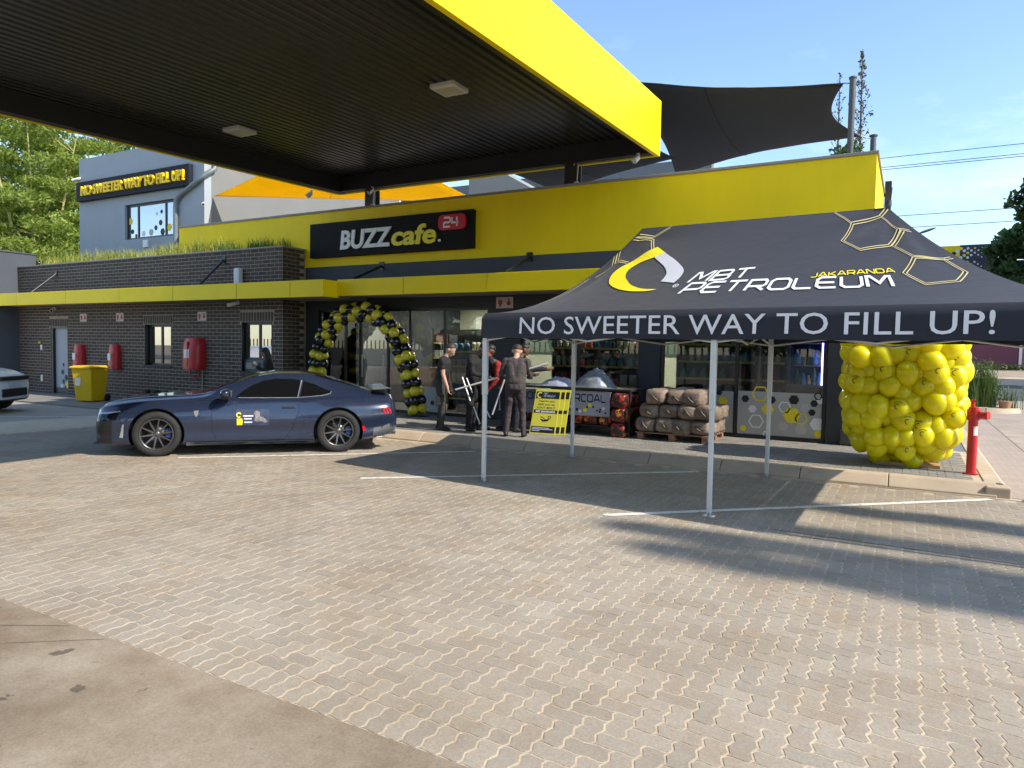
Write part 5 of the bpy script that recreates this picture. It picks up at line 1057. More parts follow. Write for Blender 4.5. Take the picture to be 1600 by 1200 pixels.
    for j in range(nv+1):
        for i in range(nu):
            u = 2*math.pi*i/nu; front = max(0, math.sin(u)); bk = max(0, -math.sin(u)); tmax = 1.62-.66*front+.75*bk**.5 if not long_hair else 1.9-.75*front
            t = tmax*j/nv; d = Vector((math.sin(t)*math.cos(u), math.sin(t)*math.sin(u)*1.12, math.cos(t))); r = (.102 if not long_hair else .108)*k*(1-(.15 if not long_hair else .05)*(j/nv)**3)*(1+.05*noise.noise(d*6+Vector((loc[0], 0, 0)))); q = H @ (hc*k); g.append(q+(H.to_3x3() @ d)*r)
    mb.add(g, [(j*nu+i, j*nu+(i+1) % nu, (j+1)*nu+(i+1) % nu, (j+1)*nu+i) for j in range(nv) for i in range(nu)], 0, True)
    if long_hair:
        for q in range(14):
            u = math.pi+math.pi*(q/13) ; d = Vector((math.cos(u)*.085*k, math.sin(u)*.085*k, 0)); p0 = H @ (hc*k)+H.to_3x3() @ d; mb.tube([p0, p0+Vector((d.x*.3, d.y*.35-.02, -.12*k)), p0+Vector((d.x*.25, d.y*.3-.03, -.26*k)), p0+Vector((d.x*.1, d.y*.1-.01, -.37*k))], .03*k, 6, taper=.008)
    mb.build('hair', hair, root, local=True)
    if belt:
        mb = MB(); mb.lathe([(.175*k, -.018), (.178*k, 0), (.175*k, .018)], 28, M4=B @ Matrix.Translation((0, 0, .045*k)) @ Matrix.Diagonal((1, .76, 1, 1))); mb.build('belt', belt, root, local=True)
    root['wr'] = 0; del root['wr']; return root, [root.matrix_basis @ w for w in wr]
BKS = M('cloth_black', (.012, .012, .014), .85, var=.2, vs=14); NAVY = M('cloth_navy', (.010, .013, .022), .85, var=.2, vs=14); GREYS = M('cloth_grey_brown', (.062, .053, .052), .85, var=.15, vs=14)
CARGO = M('cloth_cargo', (.035, .034, .034), .9, var=.25, vs=14); PLUM = M('cloth_plum_grey', (.050, .036, .042), .85, var=.15, vs=12); REDC = M('cloth_red', (.28, .016, .016), .8, var=.15, vs=12); JEAN = M('cloth_denim', (.022, .028, .045), .85, var=.2)
SHOE = M('shoe_black', (.010, .010, .011), .5); HB = M('hair_brown', (.045, .028, .018), .6, var=.3, vs=30); HK = M('hair_black', (.008, .007, .007), .55, var=.3, vs=30); LEATH = M('belt_leather', (.02, .016, .014), .5)
PZ = .151
def pp(x, y, z=PZ): return (x, y, z)
m1, _ = person('man in black T-shirt and dark cargo trousers standing side-on beside the balloon arch', pp(-7.62, 10.86), 22, 1.68, 'pale', BKS, CARGO, SHOE, HB, lean=.16, head=(.45, -.1), arms=((-.22, .16, .80), (.24, .20, .78)), sleeves=(0, 0), step=.05)
for s in (-1, 1): MB().box(s*.165-.02, s*.165+.02, -.05, .08, .47, .64).build('cargo_pocket', CARGO, m1, local=True, bev=.012)
MB().box(-.19, -.17, .0, .05, .92, .95).build('belt_clip', STEEL, m1, local=True)
person('man in black long-sleeved top bowing his head over white poles', pp(-7.10, 11.12), 5, 1.74, 'brown', BKS, BKS, SHOE, HK, lean=.18, head=(.75, .0), arms=((-.16, .34, .98), (.14, .36, 1.02)))
person('man in dark navy top seen from behind, second from the gazebo leg', pp(-7.05, 11.30), 70, 1.72, 'brown', NAVY, BKS, SHOE, HK, lean=.25, head=(.6, .2), arms=((-.15, .36, 1.0), (.15, .38, .95)))
person('person in red hooded top with dark sleeves bending behind the gazebo leg', pp(-6.62, 11.55), 215, 1.62, 'brown', REDC, JEAN, SHOE, REDC, lean=.42, head=(.7, 0), arms=((-.2, .35, .85), (.2, .38, .8)))
person('man in grey-brown shirt and plum trousers with his back to the camera', pp(-5.99, 10.80), 112, 1.68, 'pale', GREYS, PLUM, SHOE, HB, lean=.10, head=(.55, .1), arms=((-.24, .30, 1.05), (.20, .34, 1.08)), spread=.16, belt=LEATH)
person('man in dark navy sleeves reaching right, mostly hidden behind the man in grey', pp(-6.36, 11.45), 40, 1.70, 'brown', NAVY, NAVY, SHOE, HK, lean=.15, head=(.4, 0), arms=((-.15, .35, 1.1), (.40, .50, 1.22)))
wm, ww = person('woman with long black hair in black top holding a white phone at the hatch', (-13.15, 11.75, .036), 228, 1.62, 'tan', BKS, BKS, SHOE, HK, lean=.08, head=(.35, 0), arms=((-.10, .30, 1.22), (.1, .30, 1.20)), long_hair=True, female=True)
ph = tag(MB().box(-.035, .035, -.005, .005, -.08, .08).build('phone', WHITEP, None, local=True, bev=.006), 'white phone held by the woman at the hatch', 'phone'); ph.location = ww[0].lerp(ww[1], .5)+Vector((-.06, -.02, .06)); ph.rotation_euler = (R(-15), 0, R(60))
# ------------------------------------------------------------------ loose white poles
POLE = M('pole_white', (.72, .72, .70), .4, .2, var=.05)
for a, b_, r, l in (((-7.08, 10.55, .94), (-5.46, 11.0, 1.45), .017, 'long white pole held level by the men, rising to the right'), ((-7.05, 10.72, 1.16), (-6.86, 10.70, .74), .014, 'short white pole hanging from the bowed man\'s hands, lower one'), ((-7.02, 10.82, 1.14), (-6.88, 10.80, .88), .012, 'short white pole hanging from the bowed man\'s hands, upper one'),
  ((-6.13, 10.66, 1.16), (-6.37, 10.66, .53), .014, 'white pole slanting down from the hand of the man in grey'), ((-6.80, 10.72, .64), (-6.66, 10.72, .34), .012, 'white pole end low beside the gazebo leg, left of it'), ((-6.57, 10.74, .64), (-6.46, 10.74, .46), .012, 'white pole end low beside the gazebo leg, right of it')):
    o = tag(MB().cyl(a, b_, r, n=10).build('tent_pole', POLE, None), l, 'pole', 'loose white tent poles'); MB().cyl(Vector(a), Vector(a)+(Vector(a)-Vector(b_)).normalized()*.02, r*1.15, n=10).build('end_cap', BLACKF, o)
# ------------------------------------------------------------------ charcoal stand
st_ = thing('charcoal_stand', 'charcoal and wood stand with grey banner in front of the shop window', 'stand', (-5.6, 12.3, .15))
DK = M('stand_dark', (.02, .02, .02), .6)
MB().box(-6.98, -4.28, 11.95, 12.85, .96, 1.0).build('table_top', DK, st_, bev=.006); MB().box(-6.98, -4.28, 11.97, 12.83, .30, .33).build('shelf', DK, st_, bev=.005)
for x in (-6.95, -5.65, -4.32):
    for y in (11.99, 12.8): MB().box(x-.025, x+.025, y-.025, y+.025, .152, .958).build('leg', DK, st_)
ban = MB().box(-6.96, -4.66, 11.905, 11.925, .505, .925).build('banner', M('banner_grey', (.36, .38, .46), .6, var=.05), st_)
MB().box(-6.98, -4.64, 11.90, 11.928, .925, .94).box(-6.98, -4.64, 11.90, 11.928, .49, .505).build('banner_edge', PALE, ban)
NVY = M('banner_ink', (.008, .012, .04), .6); bfn = lambda x, z: (x, 11.902, z)
t = wide2d('CHARCOAL', .21, 0); decal('banner_lettering', place2d(t, -5.72, .755, .125, .98/t[2]), bfn, NVY, ban)
t = wide2d('WOOD', .17, 0); decal('banner_lettering', place2d(t, -6.62, .755, .125, .52/t[2]), bfn, NVY, ban)
for x, z, r, c in ((-5.05, .69, .04, 'y'), (-5.14, .60, .045, 'y'), (-5.10, .655, .022, 'k'), (-4.98, .66, .022, 'k'), (-5.30, .60, .03, 'k'), (-5.24, .57, .035, 'w'), (-5.48, .62, .02, 'k'), (-5.44, .59, .02, 'k'), (-5.42, .65, .03, 'w'), (-4.90, .60, .02, 'k'), (-4.84, .62, .022, 'k'), (-4.85, .58, .022, 'k'), (-4.78, .64, .03, 'w'), (-4.74, .56, .02, 'k'), (-6.6, .6, .045, 'y'), (-6.48, .62, .025, 'k'), (-6.4, .58, .03, 'w'), (-6.7, .65, .025, 'k'), (-6.2, .6, .03, 'y')):
    decal('hexagon_print', fill2d(hexa(x, z, r)), bfn, {'y': YELP, 'k': NVY, 'w': WHITE}[c], ban)
CB = {0: M('bag_black', (.02, .018, .016), .45, var=.3, vs=9), 1: M('bag_red', (.40, .025, .015), .4, var=.3, vs=9), 2: M('bag_yellow', (.62, .44, .03), .4, var=.3, vs=9)}
def pillow(sx, sy, sz, seed, n=12, m=8, ex=.45):
    v, f = [], []; 
    for j in range(m+1):
        t = math.pi*j/m-math.pi/2
        for i in range(n):
            u = 2*math.pi*i/n; c = lambda a: math.copysign(abs(math.cos(a))**ex, math.cos(a)); s = lambda a: math.copysign(abs(math.sin(a))**ex, math.sin(a))
            p = Vector((c(t)*c(u)*sx, c(t)*s(u)*sy, s(t)*sz)); q = noise.noise_vector(p*9+Vector((seed*3.1, seed, 0)))*.06*min(1, sx*3); p += Vector((q.x, q.y, q.z*.6)); p *= 1+.09*(abs(noise.noise(p*22+Vector((seed, 0, 0))))-.3)*(n > 16); v.append(p)
    for j in range(m):
        for i in range(n): f.append((j*n+i, j*n+(i+1) % n, (j+1)*n+(i+1) % n, (j+1)*n+i))
    return v, f
def bag_mesh(name, sx, sy, sz, seed, mats, band=None):
    v, f = pillow(sx, sy, sz, seed, 22, 14, .46); mb = MB(); mb.add(v, f, 0, True); me = bpy.data.meshes.new(name); me.from_pydata(mb.v, [], mb.f)
    for q in mats: me.materials.append(q)
    for p in me.polygons:
        c = p.center; p.use_smooth = True
        if band: p.material_index = band(c)
    me.update(); return me
rb_ = random.Random(11)
CBM = M('charcoal_bag_print', (.02, .018, .016), .42, var=.2, vs=9, orand=.0)
def bag_print(mt):
    N = mt.node_tree.nodes; L = mt.node_tree.links; tc = [n for n in N if n.type == 'TEX_COORD'][0]; oi = N.new('ShaderNodeObjectInfo'); ad = N.new('ShaderNodeVectorMath'); ad.operation = 'ADD'; L.new(tc.outputs['Object'], ad.inputs[0]); L.new(oi.outputs['Location'], ad.inputs[1])
    nz = N.new('ShaderNodeTexNoise'); nz.inputs['Scale'].default_value = 7; nz.inputs['Detail'].default_value = 2.5; L.new(ad.outputs[0], nz.inputs[0]); cr_ = N.new('ShaderNodeValToRGB'); cr_.color_ramp.interpolation = 'CONSTANT'; e = cr_.color_ramp.elements
    e[0].color = (.012, .011, .010, 1); e[1].position = .54; e[1].color = (.45, .03, .012, 1); q = e.new(.62); q.color = (.62, .42, .03, 1); q = e.new(.65); q.color = (.02, .018, .016, 1); q = e.new(.37); q.color = (.35, .02, .01, 1); q = e.new(.41); q.color = (.014, .013, .012, 1)
    L.new(nz.outputs[0], cr_.inputs[0]); L.new(cr_.outputs[0], N['Principled BSDF'].inputs['Base Color'])
bag_print(CBM)
cbm = [bag_mesh('charcoal_bag', .14, .2, .135, s, [CBM]) for s in range(4)]
k = 0
def ordinal(i): return ['first', 'second', 'third', 'fourth', 'fifth', 'sixth', 'seventh', 'eighth', 'ninth', 'tenth', 'eleventh', 'twelfth', 'thirteenth', 'fourteenth', 'fifteenth', 'sixteenth', 'seventeenth', 'eighteenth', 'nineteenth', 'twentieth'][i]
for i in range(9):
    o = inst(cbm[i % 4], 'charcoal_bag', None, (-6.82+i*.295, 12.12, .465)); tag(o, ordinal(i)+' charcoal bag from the left on the stand\'s low shelf under the banner', 'bag', 'charcoal bags on the stand')
for i in range(3):
    for j in range(2):
        o = inst(cbm[(i+j+1) % 4], 'charcoal_bag', None, (-4.47+.02*j, 11.98+.0*j-.2*0+.42*j, .28+.26*i+.003), (0, 0, R(90*0))); tag(o, ('lower', 'middle', 'upper')[i]+(' front' if j == 0 else ' rear')+' red and yellow charcoal bag in the pile at the stand\'s right end', 'bag', 'charcoal bags on the stand')
TARP = M('tarp_silver', (.36, .40, .45), .32, .5, var=.3, vs=7, bump=1.0, bs=11)
def heap(name, label, cx, cy, z, sx, sy, h, mt, seed, cat):
    mb = MB(); n = 30; g = []
    for i in range(n+1):
        for j in range(n+1):
            u, v = i/n*2-1, j/n*2-1; r = min(1, math.hypot(u, v)); q = Vector((u*2.2+seed, v*2.2, seed)); hh = h*max(0, 1-r)**1.0*(.75+.35*noise.noise(q*.9))+.07*(1-r**4)+.07*abs(noise.noise(q*2.6))*(1-r**6)+.03*abs(noise.noise(q*6))*(1-r**6)
            g.append((cx+u*sx*(1+.15*noise.noise(q)), cy+v*sy, z+max(.002, hh)))
    mb.add(g, [(i*(n+1)+j, (i+1)*(n+1)+j, (i+1)*(n+1)+j+1, i*(n+1)+j+1) for i in range(n) for j in range(n)], 0, True); return tag(mb.build(name, mt), label, cat)
heap('silver_tarpaulin', 'crumpled silver tarpaulin heaped on the charcoal stand', -5.12, 12.3, 1.001, .42, .3, .34, TARP, 3.3, 'tarpaulin')
heap('silver_tarpaulin', 'flat bundle of pale cloth on the charcoal stand beside the tarpaulin heap', -5.85, 12.3, 1.001, .36, .25, .10, M('cloth_pale_blue', (.35, .38, .5), .6, var=.2), 8.1, 'cloth')
# ------------------------------------------------------------------ leaning yellow boards
LIME = M('board_yellow', (.58, .55, .06), .5, var=.05); BI = M('board_ink', (.012, .012, .016), .55); BBL = M('board_blue_white', (.45, .52, .75), .6)
for i in range(3):
    o = thing('notice_board', ('front', 'middle', 'rear')[i]+' one of three yellow and black notice boards leaning against the charcoal stand', 'notice board', (-6.0+.075*i, 11.36+.05*i, .152), 0, 'leaning notice boards'); lean = math.atan2(.31, .80); o.rotation_euler = (-lean, 0, R(5))
    MB().box(0, .50, 0, .012, 0, .86).build('panel', LIME, o, local=True, bev=.003)
    dfn = lambda x, z: (x, -.0015, z); d2 = lambda x, z: (x, -.0025, z)
    for z0, z1 in ((.68, .815), (.40, .465), (.03, .15)): decal('printed_band', fill2d([(.02, z0), (.48, z0), (.48, z1), (.02, z1)]), dfn, BI, o, local=True)
    if i == 0:
        decal('printed_logo', stroke2d([(.095+.045*math.cos(a), .745+.048*math.sin(a)) for a in np.linspace(.9, 5.3, 14)], .022), d2, M('logo_lime', (.7, .68, .2), .5), o, local=True)
        for s_, x, z, hh, w_ in (('MBT', .17, .765, .028, .08), ('PETROLEUM', .17, .715, .032, .22)): t = wide2d(s_, .18, .2); decal('printed_words', place2d(t, x, z, hh, w_/t[2]), d2, BBL, o, local=True)
        for s_, z, w_ in (('Fuel for you', .615, .30), ('AND your car', .55, .34), ('DON\'T MISS IT', .485, .36)): t = text2d(s_, .01); decal('printed_words', place2d(t, .25-w_/2, z, .038, w_/t[2]), dfn, BI, o, local=True)
        t = text2d('MBT JAKARANDA', .03, .1); decal('printed_words', place2d(t, .06, .413, .038, .38/t[2]), d2, WHITE, o, local=True)
        decal('printed_picture', merge2d(fill2d([(.16, .30), (.22, .24), (.32, .25), (.36, .30), (.30, .285), (.24, .275)]), ring2d(hexa(.345, .325, .028), .012), stroke2d([(.17, .34), (.24, .30), (.30, .27)], .012)), dfn, BI, o, local=True)
        for z, w_ in ((.115, .33), (.09, .4), (.06, .15)): decal('printed_line', fill2d([(.04, z), (.04+w_, z), (.04+w_, z+.014), (.04, z+.014)]), d2, BBL, o, local=True)
# ------------------------------------------------------------------ firewood bags on a pallet
WOODP = M('pallet_wood', (.26, .15, .10), .85, var=.25, vs=6, streak=1)
pt = thing('wooden_pallet', 'wooden pallet on the pavement under the brown firewood bags', 'pallet', (-3.5, 12.35, .152))
for k_ in range(7): y = 11.86+k_*.17; MB().box(-4.16, -2.86, y, y+.10, .262, .282).build('top_slat', WOODP, pt, bev=.003)
for x in (-4.12, -3.56, -2.99):
    for y in (11.86, 12.36, 12.86): MB().box(x, x+.11, y, y+.11, .172, .24).build('block', WOODP, pt, bev=.004)
    MB().box(x, x+.10, 11.85, 12.98, .152, .172).build('skid', WOODP, pt, bev=.003); MB().box(x, x+.10, 11.85, 12.98, .24, .262).build('stringer', WOODP, pt, bev=.003)
FW = M('firewood_bag', (.20, .15, .115), .68, var=.6, vs=9, bump=1.0, bs=26, orand=.18); FWD = M('firewood_tie', (.11, .08, .06), .5, var=.3)
fbm = [bag_mesh('firewood_bag', .19, .30, .145, s+20, [FW]) for s in range(5)]
for lay, n in ((0, 4), (1, 4), (2, 3)):
    for row in range(2):
        for i in range(n):
            x = -3.98+i*.325+(.16 if lay == 2 else (.07 if lay == 1 else 0))-(.02 if row else 0); y = 12.13+row*.52+rb_.uniform(-.03, .03); z = .415+lay*.245
            o = inst(fbm[(lay*3+i+row*2) % 5], 'firewood_bag', None, (x, y, z), (rb_.uniform(-.06, .06), rb_.uniform(-.08, .08), rb_.uniform(-.2, .2)), (rb_.uniform(.92, 1.06), 1, rb_.uniform(.86, 1.0)))
            tag(o, ordinal(i)+' firewood bag from the left in the '+('bottom', 'middle', 'top')[lay]+' layer, '+('front' if row == 0 else 'rear')+' row on the pallet', 'bag', 'brown firewood bags on the pallet')
            if row == 0: MB().tube([(-.06, -.27, .05), (-.02, -.315, .01), (.0, -.33, -.01), (.05, -.30, -.06)], .018, 6).build('tied_neck', FWD, o, local=True)
# ------------------------------------------------------------------ balloons
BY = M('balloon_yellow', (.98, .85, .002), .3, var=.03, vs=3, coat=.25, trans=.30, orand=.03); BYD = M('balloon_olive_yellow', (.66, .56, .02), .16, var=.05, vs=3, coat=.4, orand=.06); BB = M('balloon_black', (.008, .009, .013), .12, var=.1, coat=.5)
def balloon_mesh(mt, r=1.0):
    prof = []; n = 14
    for i in range(n+1): t = math.pi*i/n; z = -math.cos(t); rr = math.sin(t)*(1-.10*max(0, -z)); prof.append((max(rr, .002)*r, z*r*(1.0 if z > 0 else 1.10)))
    mb = MB(); mb.lathe(prof, 18); mb.lathe([(.02*r, -1.09*r), (.07*r, -1.16*r), (.05*r, -1.17*r), (.01*r, -1.12*r)], 8); me = bpy.data.meshes.new('balloon'); me.from_pydata(mb.v, [], mb.f); me.materials.append(mt); me.polygons.foreach_set('use_smooth', [True]*len(me.polygons)); me.update(); return me
bs_ = BY.node_tree.nodes['Principled BSDF']; bs_.inputs['Subsurface Weight'].default_value = .75; bs_.inputs['Subsurface Radius'].default_value = (1, .8, .05); bs_.inputs['Subsurface Scale'].default_value = .16
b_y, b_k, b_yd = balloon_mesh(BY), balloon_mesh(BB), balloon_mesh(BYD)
arch = thing('balloon_arch', 'arch of yellow and black balloons framing the shop entrance', 'balloon arch', (-11.1, 12.75, .15))
path = cr([(-12.62, .27), (-12.62, .7), (-12.6, 1.1), (-12.53, 1.5), (-12.35, 1.9), (-12.05, 2.22), (-11.7, 2.45), (-11.3, 2.50), (-10.9, 2.46), (-10.5, 2.28), (-10.2, 1.95), (-10.0, 1.6), (-9.82, 1.25), (-9.72, .9), (-9.62, .55), (-9.55, .3)], 6)
L = [0]
for a, b_ in zip(path[:-1], path[1:]): L.append(L[-1]+(b_-a).length)
nst = int(L[-1]/.195); ra = random.Random(2)
for s in range(nst+1):
    t = L[-1]*s/nst; j = min(max(q for q in range(len(L)) if L[q] <= t+1e-9), len(path)-2); u = (t-L[j])/(L[j+1]-L[j]); p = path[j].lerp(path[j+1], u); d = (path[j+1]-path[j]).normalized(); nrm = Vector((-d.y, d.x)); low = p.y < 1.75
    for q in range(4):
        a = math.pi/2*q+s*.42; off = nrm*math.cos(a)*.13; yy = 12.72-math.sin(a)*.13; r = ra.uniform(.108, .13)
        yel = (s % 2 == 0) if low else ((q+s//1) % 2 == 0)
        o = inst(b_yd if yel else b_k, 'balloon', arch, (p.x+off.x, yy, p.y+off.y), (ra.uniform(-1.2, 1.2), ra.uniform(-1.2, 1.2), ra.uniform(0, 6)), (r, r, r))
MB().tube([(p.x, 12.72, p.y) for p in path], .012, 6).build('arch_rod', BLACKF, arch)
for x in (-12.62, -9.55): MB().box(x-.2, x+.2, 12.55, 12.9, .152, .17).build('base_plate', BLACKF, arch)
cube = thing('balloon_cube', 'big cube-shaped cluster of bright yellow balloons beside the red post', 'balloon cluster', (-.1, 11.5, .15))
MB().box(-.35, .42, 11.2, 11.75, .152, .20).build('base_board', M('board_wood', (.42, .25, .11), .8, var=.2, vs=5), cube, bev=.006); MB().cyl((0, 11.5, .2), (0, 11.5, 2.0), .02).build('support_rod', STEEL, cube)
rows = [(.27, .30, .29), (.42, .57, .5), (.60, .68, .57), (.80, .71, .6), (1.01, .72, .62), (1.22, .73, .62), (1.43, .74, .64), (1.64, .74, .64), (1.84, .73, .62)]
prints = M('balloon_print', (.02, .02, .01), .6)
def print_mark(o, cam_dir, r):
    e = cam_dir.to_track_quat('Z', 'Y').to_matrix().to_4x4(); t = merge2d(stroke2d([(.2*math.cos(a), .2*math.sin(a)) for a in np.linspace(1.0, 4.6, 10)], .06), fill2d([(-.3, .3), (.3, .3), (.3, .345), (-.3, .345)]), fill2d([(-.2, .39), (.22, .39), (.22, .425), (-.2, .425)]))
    ax = ra.uniform(-.35, .35); ay = ra.uniform(-.35, .35); mm = Matrix.Rotation(ax, 4, 'X') @ Matrix.Rotation(ay, 4, 'Y')
    inv = (o.rotation_euler.to_matrix().to_4x4()).inverted()
    mb = MB(); mb.add([inv @ e @ mm @ Vector((x, y, math.sqrt(max(0, 1.02**2-x*x-y*y)))) for x, y in t[0]], t[1]); mb.build('printed_mark', prints, o, local=True)
for ri, (z, hx_, hy_) in enumerate(rows):
    per = []; rc_ = .28
    for cx_, cy_, a0 in ((hx_-rc_, hy_-rc_, 0), (-(hx_-rc_), hy_-rc_, 90), (-(hx_-rc_), -(hy_-rc_), 180), (hx_-rc_, -(hy_-rc_), 270)):
        for k_ in range(5): a = R(a0+90*k_/4); per.append(Vector((cx_+rc_*math.cos(a), cy_+rc_*math.sin(a))))
    LL = [0]; pc_ = per+[per[0]]
    for a, b_ in zip(pc_[:-1], pc_[1:]): LL.append(LL[-1]+(b_-a).length)
    nb_ = int(LL[-1]/.225)
    for q in range(nb_):
        t = LL[-1]*((q+.5*(ri % 2))/nb_ % 1); j = min(max(w for w in range(len(LL)) if LL[w] <= t+1e-9), len(pc_)-2); p = pc_[j].lerp(pc_[j+1], (t-LL[j])/max(1e-6, LL[j+1]-LL[j])); r = ra.uniform(.138, .172)
        pos = Vector((-.07+p.x*.86+ra.uniform(-.05, .05), 11.5+p.y*.9+ra.uniform(-.06, .06), z+.03+ra.uniform(-.07, .07))); o = inst(b_y, 'balloon', cube, pos, (ra.uniform(-.9, .9), ra.uniform(-.9, .9), ra.uniform(0, 6)), (r, r, r*1.05))
        if p.y < -.2 and ra.random() < .38: print_mark(o, (Vector((0, 0, 1.68))-pos).normalized(), r)
for q in range(14):
    a = q*2.4; rr = .55*math.sqrt(q/14); inst(b_y, 'balloon', cube, (-.07+rr*math.cos(a), 11.5+rr*math.sin(a)*.8, 1.98), (.3, .2, q), (.16, .16, .165))
# ------------------------------------------------------------------ red fire post
fp = thing('fire_post', 'red fire hydrant standpipe at the corner of the pavement', 'hydrant', (.76, 11.05, .152)); FR = M('hydrant_red', (.52, .012, .014), .35, var=.1, coat=.3)
MB().cyl((.76, 11.05, .152), (.76, 11.05, .92), .058, n=20).cyl((.76, 11.05, .152), (.76, 11.05, .165), .09, n=20).build('pipe', FR, fp); MB().cyl((.76, 11.05, .86), (.76, 11.05, 1.0), .075, n=20).cyl((.76, 11.05, 1.0), (.76, 11.05, 1.03), .06, n=20).build('valve_head', FR, fp, bev=.008)
MB().cyl((.76, 11.05, .93), (.9, 10.98, .93), .045, n=16).cyl((.89, 10.985, .93), (.92, 10.97, .93), .055, n=16).build('outlet', FR, fp); MB().cyl((.75, 11.05, 1.03), (.75, 11.05, 1.12), .022, n=12).box(.72, .78, 11.03, 11.07, 1.10, 1.125).build('spindle', FR, fp)
MB().cyl((.89, 10.99, .97), (.89, 10.99, 1.03), .015, n=10).build('brass_key', M('brass', (.6, .5, .3), .35, .8), fp)
mb = MB(); mb.add([(.76+.0595*math.cos(a), 11.05+.0595*math.sin(a), z) for a in np.linspace(-1.5, -.5, 7) for z in (.66, .78)], [(2*i, 2*i+2, 2*i+3, 2*i+1) for i in range(6)], 0, True); mb.build('white_label', WHITEP, fp)
# ------------------------------------------------------------------ inside the shop
SHELF = M('shelf_dark_metal', (.05, .05, .055), .5, var=.1); EDGE = M('shelf_edge_strip', (.55, .45, .12), .5, var=.3, vs=20)
gcols = [(.45, .10, .05), (.5, .42, .12), (.08, .18, .32), (.55, .55, .5), (.10, .28, .12), (.35, .22, .12), (.5, .2, .25), (.12, .35, .38), (.62, .58, .42), (.25, .05, .06)]
GM = [M('packet_%d' % i, c, .45, var=.45, vs=16, orand=.25) for i, c in enumerate(gcols)]
def pkt_mesh(w, d, h, mt, kind):
    mb = MB()
    if kind == 0: mb.box(-w/2, w/2, -d/2, d/2, 0, h)
    elif kind == 1: mb.lathe([(.001, 0), (w*.45, 0), (w*.48, h*.05), (w*.48, h*.6), (w*.22, h*.8), (w*.18, h), (.001, h)], 10)
    else: mb.add(*pillow(w*.5, d*.4, h*.5, w*37, 10, 6)); mb.v = [(x, y, z+h*.5) for x, y, z in mb.v]
    me = bpy.data.meshes.new('packet'); me.from_pydata(mb.v, [], mb.f); me.materials.append(mt); me.polygons.foreach_set('use_smooth', [kind > 0]*len(me.polygons)); me.update(); return me
PK = [pkt_mesh(.10+.02*(i % 4), .14, .13+.03*(i % 5), GM[i], i % 3) for i in range(10)]
rs = random.Random(21)
PKN = ['brick red box', 'mustard bottle', 'blue pouch', 'grey box', 'green bottle', 'brown pouch', 'pink box', 'teal bottle', 'cream pouch', 'dark red box']
def rack(x0, x1, y, zs, where, short):
    r = thing('shelf_rack', 'dark shelf rack with rows of goods '+where, 'shelf', ((x0+x1)/2, y, .15), 0, 'shelf racks in the shop')
    MB().box(x0, x1, y+.36, y+.39, .145, zs[-1]+.4).build('back_panel', SHELF, r)
    for x in (x0, x1-.04): MB().box(x, x+.04, y-.02, y+.36, .145, zs[-1]+.4).build('side_panel', SHELF, r)
    for i, z in enumerate(zs):
        MB().box(x0+.04, x1-.04, y, y+.36, z-.025, z).build('shelf', SHELF, r); MB().box(x0+.04, x1-.04, y-.008, y-.001, z-.04, z+.005).build('price_strip', EDGE, r)
        x = x0+.12; k = rs.randrange(10); run = 0; cnt = 0
        while x < x1-.14:
            o = inst(PK[k], 'packet', None, (x, y+.12+rs.uniform(-.02, .02), z+.001), (0, 0, rs.uniform(-.15, .15))); tag(o, '%s, %s from the left on the %s shelf up, %s' % (PKN[k], ordinal(cnt), ordinal(i), short), 'packet', 'goods on the shop shelves')
            x += .13+.02*(k % 4)+rs.uniform(.005, .03); run += 1; cnt += 1
            if run > rs.randrange(2, 5): k = rs.randrange(10); run = 0
    return r
rack(-4.12, -2.55, 14.15, (.42, .82, 1.18, 1.52, 1.86, 2.2), 'behind the left pane of the right window', 'right window rack')
rack(-2.5, -2.02, 14.25, (.42, .82, 1.18, 1.52, 1.86, 2.2), 'beside the fridge in the right window', 'rack beside fridge')
rack(-7.1, -4.62, 14.5, (.5, .95, 1.35, 1.75), 'behind the charcoal stand window', 'rack behind charcoal')
rack(-10.1, -8.1, 14.7, (.45, .85, 1.25, 1.62), 'behind the pane right of the entrance', 'rack beside entrance')
rack(-12.6, -11.0, 17.5, (.5, .95, 1.4, 1.85), 'deep inside the entrance', 'rack inside entrance')
fg = thing('drinks_fridge', 'tall drinks fridge with blue lamp at the right end of the right window', 'fridge', (-1.66, 14.4, .15))
MB().box(-1.98, -1.34, 14.35, 14.95, .15, .55).box(-1.98, -1.94, 14.35, 14.95, .55, 2.4).box(-1.38, -1.34, 14.35, 14.95, .55, 2.4).box(-1.94, -1.38, 14.9, 14.95, .55, 2.4).box(-1.98, -1.34, 14.35, 14.95, 2.4, 2.6).build('cabinet', M('fridge_blue', (.03, .05, .22), .4), fg)
MB().cyl((-1.42, 14.36, .95), (-1.42, 14.36, 2.35), .014).build('blue_lamp', M('blue_tube', (.25, .22, 1.0), .4, emit=9), fg)
for i, z in enumerate((.62, 1.05, 1.48, 1.9)):
    MB().box(-1.93, -1.39, 14.42, 14.88, z-.02, z).build('shelf', STEEL, fg)
    for q in range(5): o = inst(PK[(1, 4, 7)[(i+q) % 3]], 'packet', None, (-1.87+q*.1, 14.5, z+.001), (0, 0, 0), (1, 1, 1.5)); tag(o, 'bottle, %s from the left on the %s shelf up inside the drinks fridge' % (ordinal(q), ordinal(i)), 'bottle', 'bottles in the drinks fridge')
tag(MB().box(-1.95, -1.32, 13.75, 14.1, .15, 1.12).build('counter_unit', M('counter_pale', (.42, .42, .40), .5), None, bev=.01), 'pale grey counter unit behind the hexagon film in the right window', 'counter')
tag(MB().box(-12.9, -11.2, 15.8, 16.3, .15, 1.15).build('sales_counter', M('counter_wood', (.14, .08, .05), .5), None, bev=.01), 'brown sales counter inside the entrance', 'counter')
